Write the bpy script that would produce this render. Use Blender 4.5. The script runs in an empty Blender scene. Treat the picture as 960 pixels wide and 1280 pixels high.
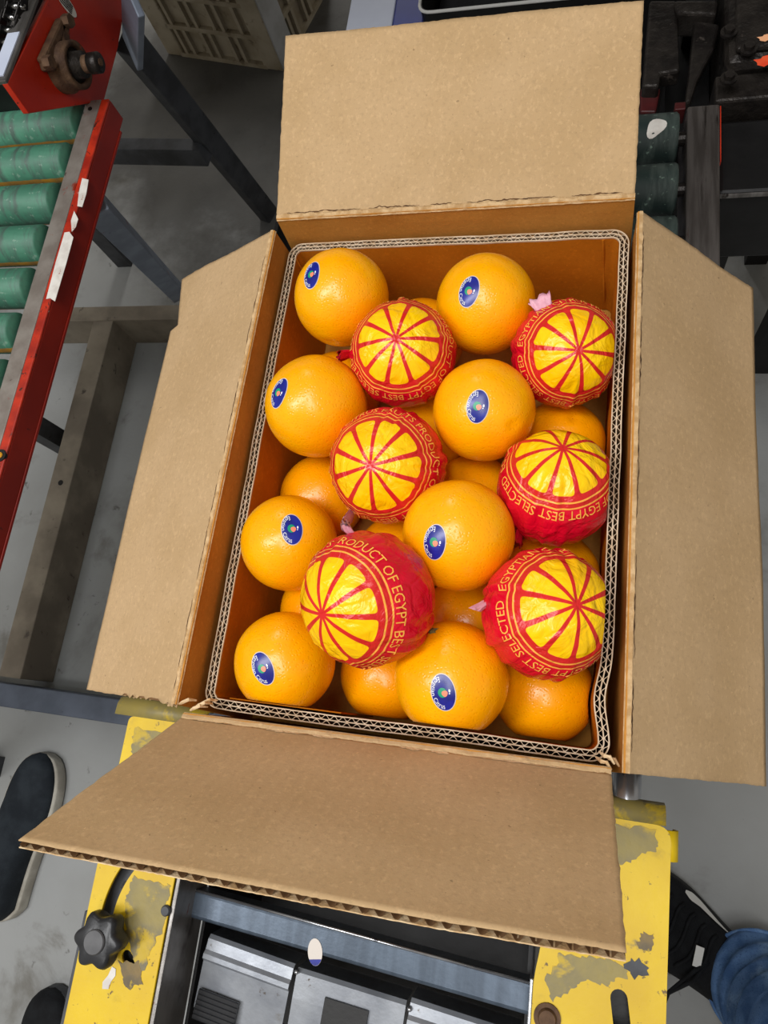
import bpy, bmesh, math, random
from mathutils import Vector, Matrix, noise
random.seed(7)
S = bpy.context.scene
COL = S.collection
PI = math.pi
Z0 = 0.85            # the carton's fold line is 0.85 m above the floor; z values below are measured from that fold line

# ------------------------------------------------------------------ camera
FPX = 887.0
CAM = Vector((0.11579146, -0.19179983, 0.48455507))
ROT = Matrix(((0.9651665803, -0.0553695896, 0.2557101505),
              (0.1261081022, 0.9547784349, -0.2692487452),
              (-0.2292383451, 0.2921170124, 0.9285027906)))
cd = bpy.data.cameras.new('camera'); co = bpy.data.objects.new('camera', cd); COL.objects.link(co)
co.matrix_world = Matrix.Translation(CAM + Vector((0, 0, Z0))) @ ROT.to_4x4()
cd.sensor_fit = 'VERTICAL'; cd.sensor_height = 24.0; cd.lens = FPX / 1280 * 24.0
cd.clip_start = 0.01; cd.clip_end = 50
S.camera = co

# ------------------------------------------------------------------ light
w = bpy.data.worlds.new('world'); S.world = w; w.use_nodes = True
w.node_tree.nodes['Background'].inputs[0].default_value = (1.0, 0.93, 0.82, 1)
w.node_tree.nodes['Background'].inputs[1].default_value = 0.33


def area(name, loc, target, sx, sy, power, col=(1, 1, 1)):
    l = bpy.data.lights.new(name, 'AREA'); l.shape = 'RECTANGLE'; l.size = sx; l.size_y = sy
    l.energy = power; l.color = col
    o = bpy.data.objects.new(name, l); COL.objects.link(o)
    o.location = (loc[0], loc[1], loc[2] + Z0)
    d = Vector(target) - Vector(loc)
    o.rotation_euler = d.to_track_quat('-Z', 'Y').to_euler()
    return o


area('hall_or_added_lamp', (-0.95, -0.55, 2.3), (0, 0, 0), 0.35, 1.6, 38, (0.985, 0.99, 1.0))
area('hall_or_added_lamp', (0.20, -0.55, 2.3), (0, 0, 0), 0.35, 1.6, 24, (0.985, 0.99, 1.0))
area('hall_or_added_lamp', (-0.9, 3.6, 2.3), (-0.9, 2.4, -0.8), 0.35, 1.6, 30, (1.0, 0.975, 0.94))  # added lamp, source unseen, to light the far crate
S.view_settings.view_transform = 'Standard'
S.view_settings.look = 'None'
S.view_settings.gamma = 1.0
S.view_settings.exposure = 0.08
S.view_settings.use_curve_mapping = False


# ------------------------------------------------------------------ pixel helpers (photo pixel -> a point at a real height / plane)
def ray(x, y):
    return ROT @ Vector(((x - 480) / FPX, -(y - 640) / FPX, -1))


def at(x, y, z):
    d = ray(x, y); return CAM + d * ((z - CAM.z) / d.z)


def atx(x, y, X):
    d = ray(x, y); return CAM + d * ((X - CAM.x) / d.x)


# ------------------------------------------------------------------ materials
def lin(c):
    return tuple(((v / 255) / 12.92 if v / 255 <= 0.04045 else ((v / 255 + 0.055) / 1.055) ** 2.4) for v in c)


class NT:
    def __init__(self, name):
        self.m = bpy.data.materials.new(name); self.m.use_nodes = True
        self.t = self.m.node_tree; self.b = self.t.nodes['Principled BSDF']
        self.tc = self.t.nodes.new('ShaderNodeTexCoord')

    def n(self, typ, **kw):
        k = self.t.nodes.new(typ)
        for a, v in kw.items(): setattr(k, a, v)
        return k

    def l(self, a, b): self.t.links.new(a, b)

    def noise(self, scale, detail=4, rough=0.55, vec=None, dist=0.0):
        k = self.n('ShaderNodeTexNoise'); k.inputs['Scale'].default_value = scale
        k.inputs['Detail'].default_value = detail; k.inputs['Roughness'].default_value = rough
        k.inputs['Distortion'].default_value = dist
        self.l(vec if vec is not None else self.tc.outputs['Object'], k.inputs['Vector'])
        return k.outputs['Fac']

    def step(self, src, lo, hi):
        k = self.n('ShaderNodeMapRange'); k.interpolation_type = 'SMOOTHSTEP'
        k.inputs[1].default_value = lo; k.inputs[2].default_value = hi
        self.l(src, k.inputs[0]); return k.outputs[0]

    def mix(self, fac, a, b):
        k = self.n('ShaderNodeMix'); k.data_type = 'RGBA'
        if isinstance(fac, float): k.inputs[0].default_value = fac
        else: self.l(fac, k.inputs[0])
        for v, i in ((a, 6), (b, 7)):
            if isinstance(v, (tuple, list)): k.inputs[i].default_value = (*v[:3], 1)
            else: self.l(v, k.inputs[i])
        return k.outputs[2]

    def math(self, op, a, b=None, c=None):
        k = self.n('ShaderNodeMath'); k.operation = op
        for i, v in enumerate((a, b, c)):
            if v is None: continue
            if isinstance(v, (int, float)): k.inputs[i].default_value = v
            else: self.l(v, k.inputs[i])
        return k.outputs[0]

    def bump(self, src, strength, dist=0.001, prev=None):
        k = self.n('ShaderNodeBump'); k.inputs['Strength'].default_value = strength
        k.inputs['Distance'].default_value = dist; self.l(src, k.inputs['Height'])
        if prev is not None: self.l(prev, k.inputs['Normal'])
        self.l(k.outputs[0], self.b.inputs['Normal']); return k.outputs[0]

    def stretch(self, sx, sy, sz):
        k = self.n('ShaderNodeMapping'); k.inputs['Scale'].default_value = (sx, sy, sz)
        self.l(self.tc.outputs['Object'], k.inputs[0]); return k.outputs[0]


def mat(name, c1, c2=None, scale=8, rough=0.6, metal=0.0, layers=(), bump=0.0, bscale=60, bdist=0.001, spec=0.5,
        stretch=None, rvar=0.0):
    """two-tone noise colour plus wear layers (scale, lo, hi, colour)"""
    k = NT(name); c1 = lin(c1); c2 = lin(c2) if c2 else c1
    vec = k.stretch(*stretch) if stretch else None
    col = k.mix(k.step(k.noise(scale, 5, vec=vec), 0.35, 0.65), c1, c2)
    for L in layers:
        f = k.step(k.noise(L[0], 6, 0.62, vec=vec, dist=0.3), L[1], L[2])
        col = k.mix(f, col, lin(L[3]))
    k.l(col, k.b.inputs['Base Color'])
    k.b.inputs['Roughness'].default_value = rough; k.b.inputs['Metallic'].default_value = metal
    k.b.inputs['Specular IOR Level'].default_value = spec
    if rvar:
        r = k.math('MULTIPLY_ADD', k.noise(scale * 3, 4), rvar, rough - rvar / 2); k.l(r, k.b.inputs['Roughness'])
    if bump: k.bump(k.noise(bscale, 4), bump, bdist)
    return k.m


def kraft(name, c, c2, ribs=None, speck=0.7):
    k = NT(name); c = lin(c); c2 = lin(c2)
    col = k.mix(k.step(k.noise(14, 4), 0.3, 0.7), c, c2)
    col = k.mix(k.math('MULTIPLY', k.step(k.noise(300, 3, 0.75), 0.50, 0.66), 0.42 * speck), col, tuple(v * 0.66 for v in c))
    col = k.mix(k.math('MULTIPLY', k.step(k.noise(260, 3, 0.75, vec=k.stretch(1, 0.7, 1)), 0.52, 0.68), 0.42 * speck), col, tuple(min(1, v * 1.38) for v in c))
    dot = k.step(k.noise(230, 2), 0.73, 0.77)
    col = k.mix(k.math('MULTIPLY', dot, 0.75 * speck), col, tuple(v * 0.34 for v in c))
    dot2 = k.step(k.noise(270, 2, vec=k.stretch(1.1, 0.9, 1)), 0.73, 0.77)
    col = k.mix(k.math('MULTIPLY', dot2, 0.55 * speck), col, tuple(min(1, v * 1.7) for v in c))
    k.l(col, k.b.inputs['Base Color']); k.b.inputs['Roughness'].default_value = 0.82
    k.b.inputs['Specular IOR Level'].default_value = 0.06
    b = k.bump(k.noise(500, 3), 0.25, 0.0004)
    if ribs:
        wv = k.n('ShaderNodeTexWave'); wv.inputs['Scale'].default_value = 40; wv.bands_direction = ribs
        wv.inputs['Distortion'].default_value = 0.6
        k.l(k.tc.outputs['Object'], wv.inputs['Vector']); k.bump(wv.outputs['Fac'], 0.10, 0.0006, b)
    return k.m


M = {}
M['kraft'] = kraft('kraft_board', (189, 159, 120), (180, 150, 110), 'X')
M['kraft_y'] = kraft('kraft_board_side', (190, 160, 122), (181, 151, 112), 'Y')
M['kraft_bounce_wall'] = kraft('kraft_bounce_wall', (188, 132, 62), (178, 121, 52))  # carton kraft with orange fruit bounce and wall shading put into its colour
M['kraft_bounce_in'] = kraft('kraft_bounce_sleeve', (192, 118, 28), (178, 104, 20))  # sleeve kraft, bounce light from the oranges mixed into its colour
M['paper'] = mat('flute_paper', (216, 197, 170), (196, 172, 140), 60, 0.85, bump=0.3, bscale=300)
M['flute'] = mat('flute_shaded_paper', (128, 94, 58), (108, 76, 44), 60, 0.9)  # brown flute paper, darkened to paint the shade of the hollows
M['fold'] = mat('creased_kraft', (204, 172, 128), (176, 140, 94), 160, 0.9, bump=0.6, bscale=400)
M['crack'] = mat('exposed_flute', (98, 66, 36), (70, 46, 24), 120, 0.95)
M['torn'] = mat('torn_paper', (222, 196, 156), (186, 148, 100), 120, 0.9, bump=0.6, bscale=400)


def peel(name, c1, c2, c3):
    k = NT(name)
    col = k.mix(k.step(k.noise(22, 4), 0.3, 0.7), lin(c1), lin(c2))
    pores = k.n('ShaderNodeTexVoronoi'); pores.inputs['Scale'].default_value = 420
    k.l(k.tc.outputs['Object'], pores.inputs['Vector'])
    pit = k.step(pores.outputs['Distance'], 0.0, 0.45)
    col = k.mix(k.math('MULTIPLY', k.math('SUBTRACT', 1.0, pit), 0.25), col, lin(c3))
    mark = k.step(k.noise(55, 2), 0.76, 0.79)
    col = k.mix(k.math('MULTIPLY', mark, 0.5), col, lin((190, 105, 10)))
    k.l(col, k.b.inputs['Base Color'])
    k.b.inputs['Roughness'].default_value = 0.27; k.b.inputs['Specular IOR Level'].default_value = 0.45
    k.b.inputs['Subsurface Weight'].default_value = 0.05
    k.b.inputs['Subsurface Radius'].default_value = (0.006, 0.003, 0.001)
    k.b.inputs['Subsurface Scale'].default_value = 1.0
    b = k.bump(pit, 0.30, 0.0006)
    k.bump(k.noise(140, 3), 0.35, 0.0008, b)
    return k.m


M['peel'] = peel('orange_peel', (255, 181, 0), (255, 166, 0), (244, 138, 0))
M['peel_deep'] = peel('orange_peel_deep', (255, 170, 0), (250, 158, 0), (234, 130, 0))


def wrapper():
    k = NT('printed_tissue_wrapper')
    nrm = k.n('ShaderNodeVectorMath', operation='NORMALIZE')
    wob = k.n('ShaderNodeTexNoise'); wob.inputs['Scale'].default_value = 45
    k.l(k.tc.outputs['Object'], wob.inputs['Vector'])
    off = k.n('ShaderNodeVectorMath', operation='SCALE'); off.inputs[3].default_value = 0.0018
    sub = k.n('ShaderNodeVectorMath', operation='SUBTRACT'); sub.inputs[1].default_value = (.5, .5, .5)
    k.l(wob.outputs['Color'], sub.inputs[0]); k.l(sub.outputs[0], off.inputs[0])
    add = k.n('ShaderNodeVectorMath', operation='ADD')
    k.l(k.tc.outputs['Object'], add.inputs[0]); k.l(off.outputs[0], add.inputs[1])
    k.l(add.outputs[0], nrm.inputs[0])
    sp = k.n('ShaderNodeSeparateXYZ'); k.l(nrm.outputs[0], sp.inputs[0])
    th = k.math('ARCCOSINE', sp.outputs['Z']); ph = k.math('ARCTAN2', sp.outputs['Y'], sp.outputs['X'])
    t = k.math('FRACT', k.math('MULTIPLY_ADD', ph, 10 / (2 * PI), 5.25))
    edge = k.math('SUBTRACT', 0.5, k.math('ABSOLUTE', k.math('SUBTRACT', t, 0.5)))
    arc = k.math('MULTIPLY', k.math('MULTIPLY', edge, 2 * PI / 10), k.math('SINE', th))
    d1 = k.math('SUBTRACT', arc, k.math('MULTIPLY_ADD', th, 0.030, 0.020))
    d2 = k.math('SUBTRACT', 0.83, th)
    d = k.math('SMOOTH_MIN', d1, d2, 0.10)
    seg = k.step(d, -0.004, 0.006)
    rings = None
    for r in (0.94, 1.04):
        q = k.math('SUBTRACT', 0.014, k.math('ABSOLUTE', k.math('SUBTRACT', th, r)))
        q = k.step(q, -0.004, 0.004)
        rings = q if rings is None else k.math('MAXIMUM', rings, q)
    red = k.mix(k.step(k.noise(30, 4), 0.3, 0.7), lin((228, 16, 50)), lin((208, 8, 38)))
    inner = k.step(k.math('SUBTRACT', 1.03, th), 0, 0.01)
    red = k.mix(k.math('MULTIPLY', inner, 0.8), red, lin((205, 40, 32)))
    yel = k.mix(k.step(k.noise(38, 4), 0.3, 0.7), lin((255, 206, 6)), lin((250, 186, 2)))
    col = k.mix(seg, red, yel)
    col = k.mix(rings, col, lin((252, 176, 72)))
    k.l(col, k.b.inputs['Base Color'])
    k.b.inputs['Roughness'].default_value = 0.24; k.b.inputs['Specular IOR Level'].default_value = 0.42
    b = k.bump(k.noise(48, 5, 0.5, dist=1.4), 0.75, 0.005)
    vo = k.n('ShaderNodeTexVoronoi'); vo.feature = 'DISTANCE_TO_EDGE'; vo.inputs['Scale'].default_value = 42
    k.l(add.outputs[0], vo.inputs['Vector'])
    k.bump(k.step(vo.outputs['Distance'], 0.0, 0.08), 0.25, 0.0012, b)
    return k.m


M['wrap'] = wrapper()
M['wrap_red'] = mat('tissue_red', (222, 22, 50), (196, 12, 40), 40, 0.4, bump=0.6, bscale=90, bdist=0.003)
M['wrap_pale'] = mat('tissue_inside', (226, 170, 186), (205, 130, 150), 40, 0.45, bump=0.6, bscale=90, bdist=0.003)
M['print'] = mat('print_gold', (252, 182, 76), None, 10, 0.45)
M['st_white'] = mat('sticker_border', (214, 205, 196), None, 10, 0.4)
M['st_blue'] = mat('sticker_blue', (26, 38, 150), (20, 28, 120), 90, 0.28)
M['st_green'] = mat('sticker_green', (16, 150, 110), None, 10, 0.35)
M['st_coral'] = mat('sticker_coral', (255, 140, 110), None, 10, 0.35)
M['st_text'] = mat('sticker_lettering', (240, 244, 250), None, 10, 0.35)
M['calyx'] = mat('calyx_dry', (120, 112, 62), (84, 74, 36), 300, 0.8, bump=0.5, bscale=500)
M['navel'] = mat('navel_scar', (190, 98, 4), (150, 74, 6), 300, 0.7)



def concrete():
    k = NT('concrete')
    col = k.mix(k.step(k.noise(2.2, 5), 0.35, 0.65), lin((164, 166, 166)), lin((148, 149, 147)))
    for sc, lo, hi, c in ((3.1, .56, .75, (126, 126, 122)), (7, .54, .72, (118, 116, 110)), (26, .64, .74, (96, 95, 90)), (60, .74, .78, (180, 180, 176))):
        col = k.mix(k.step(k.noise(sc, 6, .62, dist=.3), lo, hi), col, lin(c))
    # irregular dark patch: shade of the far floor painted in, with oily dirt
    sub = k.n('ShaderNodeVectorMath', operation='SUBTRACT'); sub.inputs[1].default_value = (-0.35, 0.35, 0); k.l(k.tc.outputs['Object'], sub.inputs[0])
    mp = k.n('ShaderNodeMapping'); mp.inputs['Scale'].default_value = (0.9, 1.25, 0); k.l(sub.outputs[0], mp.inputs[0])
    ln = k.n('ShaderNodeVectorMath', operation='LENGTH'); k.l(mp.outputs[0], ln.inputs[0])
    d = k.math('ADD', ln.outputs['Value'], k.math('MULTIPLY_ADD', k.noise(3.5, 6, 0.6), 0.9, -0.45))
    shade_dirt = k.math('SUBTRACT', 1.0, k.step(d, 0.70, 1.0))
    col = k.mix(k.math('MULTIPLY', shade_dirt, 0.86), col, k.mix(k.step(k.noise(7, 5), .35, .65), lin((72, 70, 66)), lin((52, 50, 47))))
    vo = k.math('SUBTRACT', 1.0, k.step(k.math('ABSOLUTE', k.math('SUBTRACT', k.noise(1.3, 2), 0.5)), 0.0, 0.004))
    k.l(col, k.b.inputs['Base Color']); k.b.inputs['Roughness'].default_value = 0.62
    k.bump(k.noise(120, 4), 0.25, 0.002)
    return k.m


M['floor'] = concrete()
M['red_paint'] = mat('red_paint', (196, 44, 14), (176, 34, 10), 14, 0.42, layers=(
    (38, 0.66, 0.70, (58, 22, 14)), (110, 0.69, 0.72, (40, 26, 20))), bump=0.2, bscale=120)
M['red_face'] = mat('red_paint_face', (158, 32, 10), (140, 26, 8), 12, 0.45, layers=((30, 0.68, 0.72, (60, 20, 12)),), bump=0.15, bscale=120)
M['red_worn'] = mat('red_paint_worn', (150, 142, 134), (128, 118, 110), 30, 0.5, metal=0.35, layers=(
    (22, 0.60, 0.66, (150, 44, 20)), (60, 0.64, 0.70, (74, 60, 54))), bump=0.25, bscale=160)
M['red_chip'] = mat('red_paint_chipped', (192, 48, 18), (150, 30, 12), 40, 0.5, layers=(
    (70, 0.60, 0.64, (70, 30, 22)), (45, 0.66, 0.69, (190, 178, 166))), bump=0.4, bscale=140)
M['white_paint'] = mat('white_paint', (226, 222, 214), (205, 198, 190), 60, 0.6, layers=((70, 0.62, 0.66, (160, 90, 70)),))
M['rust_iron'] = mat('rusty_iron', (104, 78, 56), (74, 52, 38), 60, 0.75, metal=0.3, layers=((40, 0.62, 0.7, (150, 60, 30)),), bump=0.7, bscale=160, bdist=0.002)
M['grease'] = mat('greasy_steel', (50, 45, 41), (32, 28, 26), 40, 0.42, metal=0.5, layers=((60, 0.64, 0.7, (88, 80, 74)),), bump=0.7, bscale=90, bdist=0.003)
M['black'] = mat('black_metal', (24, 23, 23), (16, 15, 15), 20, 0.5, metal=0.2, bump=0.3, bscale=80)
M['chain'] = mat('chain_steel', (150, 150, 150), (96, 94, 92), 60, 0.25, metal=1.0)
M['chain_dark'] = mat('chain_link_oily', (60, 58, 56), (38, 36, 35), 60, 0.35, metal=0.8)
M['dark_steel'] = mat('dark_steel', (72, 74, 78), (54, 55, 58), 22, 0.55, metal=0.3, layers=((50, 0.64, 0.7, (36, 34, 34)),), bump=0.3, bscale=90)
M['blue_steel'] = mat('blue_grey_paint', (140, 150, 166), (120, 129, 145), 18, 0.5, metal=0.2, layers=((24, 0.64, 0.70, (140, 74, 44)), (60, 0.68, 0.72, (52, 54, 58))), bump=0.2, bscale=90)
M['beige_steel'] = mat('dusty_steel', (148, 138, 122), (116, 106, 93), 9, 0.7, metal=0.1, layers=((30, 0.62, 0.72, (76, 68, 60)),), bump=0.3, bscale=100)
M['slate_steel'] = mat('slate_paint', (98, 106, 122), (80, 88, 102), 14, 0.55, metal=0.2, layers=((40, 0.66, 0.72, (44, 46, 52)),), bump=0.2, bscale=90)
M['worn_steel'] = mat('worn_steel', (150, 146, 142), (112, 108, 104), 30, 0.38, metal=0.7, layers=((26, 0.60, 0.70, (70, 64, 60)), (50, 0.66, 0.70, (120, 60, 36))),
                      stretch=(3, 0.5, 1), bump=0.2, bscale=120)
M['rail_steel'] = mat('worn_dark_rail', (104, 98, 94), (78, 72, 68), 30, 0.42, metal=0.6, layers=((26, 0.60, 0.70, (54, 48, 44)), (50, 0.66, 0.70, (84, 44, 36))), stretch=(5, 0.4, 1), bump=0.3, bscale=120)
M['bar_steel'] = mat('brushed_bar', (78, 90, 104), (64, 75, 88), 20, 0.36, metal=0.4, layers=((90, 0.68, 0.72, (70, 80, 92)),), stretch=(5, 0.6, 1), bump=0.1, bscale=200, rvar=0.15)
M['plate_steel'] = mat('smeared_steel', (158, 162, 168), (128, 132, 140), 16, 0.40, metal=0.45, layers=((22, 0.58, 0.72, (120, 116, 110)), (60, 0.64, 0.70, (86, 74, 60))), bump=0.2, bscale=140, rvar=0.2)
M['tube_steel'] = mat('bright_tube', (190, 192, 196), (160, 162, 168), 30, 0.25, metal=0.9, layers=((60, 0.64, 0.7, (90, 90, 94)),))
M['yellow'] = mat('worn_yellow_paint', (222, 188, 6), (206, 168, 6), 9, 0.5, layers=(
    (22, 0.56, 0.68, (196, 164, 24)), (30, 0.60, 0.70, (128, 112, 66)), (80, 0.64, 0.70, (104, 80, 40)), (170, 0.66, 0.70, (120, 100, 30))), bump=0.25, bscale=120)
M['yellow_dirty'] = mat('scuffed_yellow', (146, 130, 66), (112, 104, 78), 20, 0.5, layers=((30, 0.50, 0.62, (190, 160, 24)), (60, 0.62, 0.70, (86, 74, 46))), bump=0.3, bscale=140)
M['yellow_brown'] = mat('scuffed_yellow_dark', (128, 106, 60), (96, 84, 60), 40, 0.55, layers=((60, 0.60, 0.68, (182, 152, 30)),), bump=0.3, bscale=140)
M['knob'] = mat('black_plastic', (40, 41, 44), (30, 31, 34), 30, 0.38, bump=0.2, bscale=200)
M['knob_cap'] = mat('knob_cap', (86, 86, 88), (70, 70, 72), 60, 0.5)
M['crate'] = mat('crate_plastic', (176, 166, 146), (150, 138, 116), 10, 0.6, layers=((24, 0.56, 0.70, (112, 100, 82)),), bump=0.2, bscale=80)
M['crate_edge'] = mat('crate_corner', (186, 188, 190), (160, 160, 158), 12, 0.55, layers=((30, 0.62, 0.72, (120, 112, 100)),))
M['white_print'] = mat('white_print', (206, 214, 232), (198, 206, 226), 10, 0.5)
M['blue_print'] = mat('blue_print', (36, 56, 152), (30, 46, 130), 10, 0.5)
M['orange_paint'] = mat('orange_paint_chip', (236, 92, 52), (226, 70, 36), 60, 0.5)
M['peach_paint'] = mat('peach_paint_chip', (240, 176, 130), None, 60, 0.5)
M['dark_red'] = mat('dark_red_paint', (74, 16, 16), (50, 10, 10), 30, 0.5)
M['black_cloth'] = mat('black_knit', (26, 28, 31), (18, 19, 22), 60, 0.85, bump=0.6, bscale=500, spec=0.25)
M['navy_cloth'] = mat('dark_navy_canvas', (44, 50, 56), (32, 37, 43), 30, 0.9, bump=0.5, bscale=600, spec=0.25)
M['sole'] = mat('pale_rubber', (196, 192, 180), (168, 162, 150), 30, 0.7)
M['black_sole'] = mat('black_rubber', (22, 22, 23), None, 30, 0.6)
M['white_tab'] = mat('white_fabric_tab', (226, 226, 222), None, 30, 0.7)
M['skinsock'] = mat('sock_black', (20, 21, 23), None, 30, 0.9)
M['denim'] = mat('blue_denim', (100, 136, 186), (70, 104, 154), 30, 0.85, layers=((20, 0.50, 0.75, (140, 172, 210)), (420, 0.54, 0.70, (62, 92, 138))), bump=0.6, bscale=420, spec=0.2)
M['cable_yel'] = mat('yellow_cable', (226, 160, 30), None, 30, 0.5)


def roller_mat(name, c1, c2, band):
    k = NT(name)
    col = k.mix(k.step(k.noise(10, 5, vec=k.stretch(0.6, 2, 2)), 0.35, 0.65), lin(c1), lin(c2))
    col = k.mix(k.math('MULTIPLY', k.step(k.noise(26, 5, 0.65, vec=k.stretch(2.5, 0.6, 0.6)), 0.46, 0.66), 0.8), col, lin((70, 82, 77)))
    col = k.mix(k.math('MULTIPLY', k.step(k.noise(120, 3), 0.62, 0.7), 0.4), col, lin((150, 176, 160)))
    sp = k.n('ShaderNodeSeparateXYZ'); k.l(k.tc.outputs['Object'], sp.inputs[0])
    if band:
        a = k.math('ARCTAN2', sp.outputs['Z'], sp.outputs['Y'])
        wob = k.math('MULTIPLY_ADD', k.noise(30, 4), 0.25, -0.12)
        q = k.math('SUBTRACT', 0.17, k.math('ABSOLUTE', k.math('ADD', a, wob)))
        col = k.mix(k.step(q, -0.03, 0.03), col, k.mix(k.step(k.noise(40, 4), 0.35, 0.65), lin((196, 142, 40)), lin((150, 112, 56))))
    k.l(col, k.b.inputs['Base Color']); k.b.inputs['Roughness'].default_value = 0.55
    k.bump(k.noise(90, 4), 0.3, 0.001)
    return k.m


M['roller'] = roller_mat('green_roller_rubber', (86, 150, 122), (62, 116, 94), True)
M['roller_dark'] = roller_mat('dark_green_roller', (38, 56, 52), (28, 42, 40), False)


# ------------------------------------------------------------------ builders
def obj(name, bm, m, parent=None, smooth=False, local=None, bevel=0.0, rot=None, seg=2):
    """one mesh object; verts are scene coordinates (z from the fold line) unless local gives the origin"""
    me = bpy.data.meshes.new(name)
    if local is None:
        xs = [v.co for v in bm.verts]
        lo = Vector((min(v.x for v in xs), min(v.y for v in xs), min(v.z for v in xs)))
        hi = Vector((max(v.x for v in xs), max(v.y for v in xs), max(v.z for v in xs)))
        org = Vector(((lo.x + hi.x) / 2, (lo.y + hi.y) / 2, lo.z))
        for v in bm.verts: v.co -= org
    else: org = Vector(local)
    bmesh.ops.recalc_face_normals(bm, faces=bm.faces[:])
    bm.to_mesh(me); bm.free()
    if smooth:
        for p in me.polygons: p.use_smooth = True
    me.materials.append(m)
    o = bpy.data.objects.new(name, me); COL.objects.link(o)
    place(o, org, parent, rot)
    if bevel:
        b = o.modifiers.new('bevel', 'BEVEL'); b.width = bevel; b.segments = seg; b.limit_method = 'ANGLE'; b.angle_limit = math.radians(40)
    return o


WORLD = {}


def place(o, org, parent=None, rot=None):
    Mx = Matrix.Translation(Vector(org) + Vector((0, 0, Z0)))
    if rot is not None: Mx = Mx @ rot.to_4x4()
    WORLD[o.name] = Mx
    if parent is not None:
        o.parent = parent
        o.matrix_parent_inverse = Matrix.Identity(4)
        o.matrix_basis = WORLD[parent.name].inverted() @ Mx
    else: o.matrix_basis = Mx


def again(src, org, parent=None, rot=None, group=None, label=None):
    o = src.copy(); COL.objects.link(o); place(o, org, parent, rot)
    if group: o['group'] = group
    if label: o['label'] = label
    return o


def tag(o, label, cat, group=None, kind=None):
    o['label'] = label; o['category'] = cat
    if group: o['group'] = group
    if kind: o['kind'] = kind
    return o


def thing(name, label, cat, org, group=None):
    o = bpy.data.objects.new(name, None); COL.objects.link(o); o.empty_display_size = 0.05
    place(o, org); return tag(o, label, cat, group)


def box(bm, lo, hi, rot=None, pivot=None):
    vs = [bm.verts.new((x, y, z)) for x in (lo[0], hi[0]) for y in (lo[1], hi[1]) for z in (lo[2], hi[2])]
    for f in ((0, 1, 3, 2), (4, 6, 7, 5), (0, 4, 5, 1), (2, 3, 7, 6), (0, 2, 6, 4), (1, 5, 7, 3)):
        bm.faces.new([vs[i] for i in f])
    if rot is not None:
        p = Vector(pivot)
        for v in vs: v.co = p + rot @ (v.co - p)
    return vs


def bar(bm, p0, p1, wd, th, up=(0, 0, 1)):
    p0 = Vector(p0); p1 = Vector(p1); d = (p1 - p0).normalized(); s = d.cross(Vector(up)).normalized(); u = s.cross(d)
    vs = []
    for p in (p0, p1):
        for a, b in ((-1, -1), (1, -1), (1, 1), (-1, 1)): vs.append(bm.verts.new(p + s * a * wd / 2 + u * b * th / 2))
    for f in ((3, 2, 1, 0), (4, 5, 6, 7), (0, 1, 5, 4), (1, 2, 6, 5), (2, 3, 7, 6), (3, 0, 4, 7)): bm.faces.new([vs[i] for i in f])


def lathe(bm, p0, p1, prof, n=32, caps=True):
    """prof: list of (t along p0->p1, radius)"""
    p0 = Vector(p0); p1 = Vector(p1); d = p1 - p0; a = d.normalized()
    s = a.orthogonal().normalized(); u = a.cross(s); rings = []
    for t, r in prof:
        c = p0 + d * t
        rings.append([bm.verts.new(c + (s * math.cos(2 * PI * i / n) + u * math.sin(2 * PI * i / n)) * r) for i in range(n)])
    for A, B in zip(rings, rings[1:]):
        for i in range(n): bm.faces.new((A[i], A[(i + 1) % n], B[(i + 1) % n], B[i]))
    if caps:
        bm.faces.new(rings[0][::-1]); bm.faces.new(rings[-1])


def cyl(bm, p0, p1, r, n=24): lathe(bm, p0, p1, [(0, r), (1, r)], n)


def prism(bm, poly, vec):
    vec = Vector(vec); A = [bm.verts.new(p) for p in poly]; B = [bm.verts.new(Vector(p) + vec) for p in poly]
    n = len(A); bm.faces.new(A[::-1]); bm.faces.new(B)
    for i in range(n): bm.faces.new((A[i], A[(i + 1) % n], B[(i + 1) % n], B[i]))


def loft(bm, rings, closed=True, cap=True):
    R = [[bm.verts.new(p) for p in r] for r in rings]
    for A, B in zip(R, R[1:]):
        n = len(A)
        for i in range(n if closed else n - 1): bm.faces.new((A[i], A[(i + 1) % n], B[(i + 1) % n], B[i]))
    if cap and closed: bm.faces.new(R[0][::-1]); bm.faces.new(R[-1])
    return R


def tube(bm, pts, r, n=10):
    pts = [Vector(p) for p in pts]; rings = []
    u = None
    for i, p in enumerate(pts):
        d = (pts[min(i + 1, len(pts) - 1)] - pts[max(i - 1, 0)]).normalized()
        s = (d.orthogonal() if u is None else (u - d * u.dot(d))).normalized(); u = s; q = d.cross(s)
        rr = r(i / (len(pts) - 1)) if callable(r) else r
        rings.append([p + (s * math.cos(2 * PI * k / n) + q * math.sin(2 * PI * k / n)) * rr for k in range(n)])
    loft(bm, rings)


def sheet(bm, grid):
    V = [[bm.verts.new(p) for p in row] for row in grid]
    for A, B in zip(V, V[1:]):
        for i in range(len(A) - 1): bm.faces.new((A[i], A[i + 1], B[i + 1], B[i]))
    return V


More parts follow.
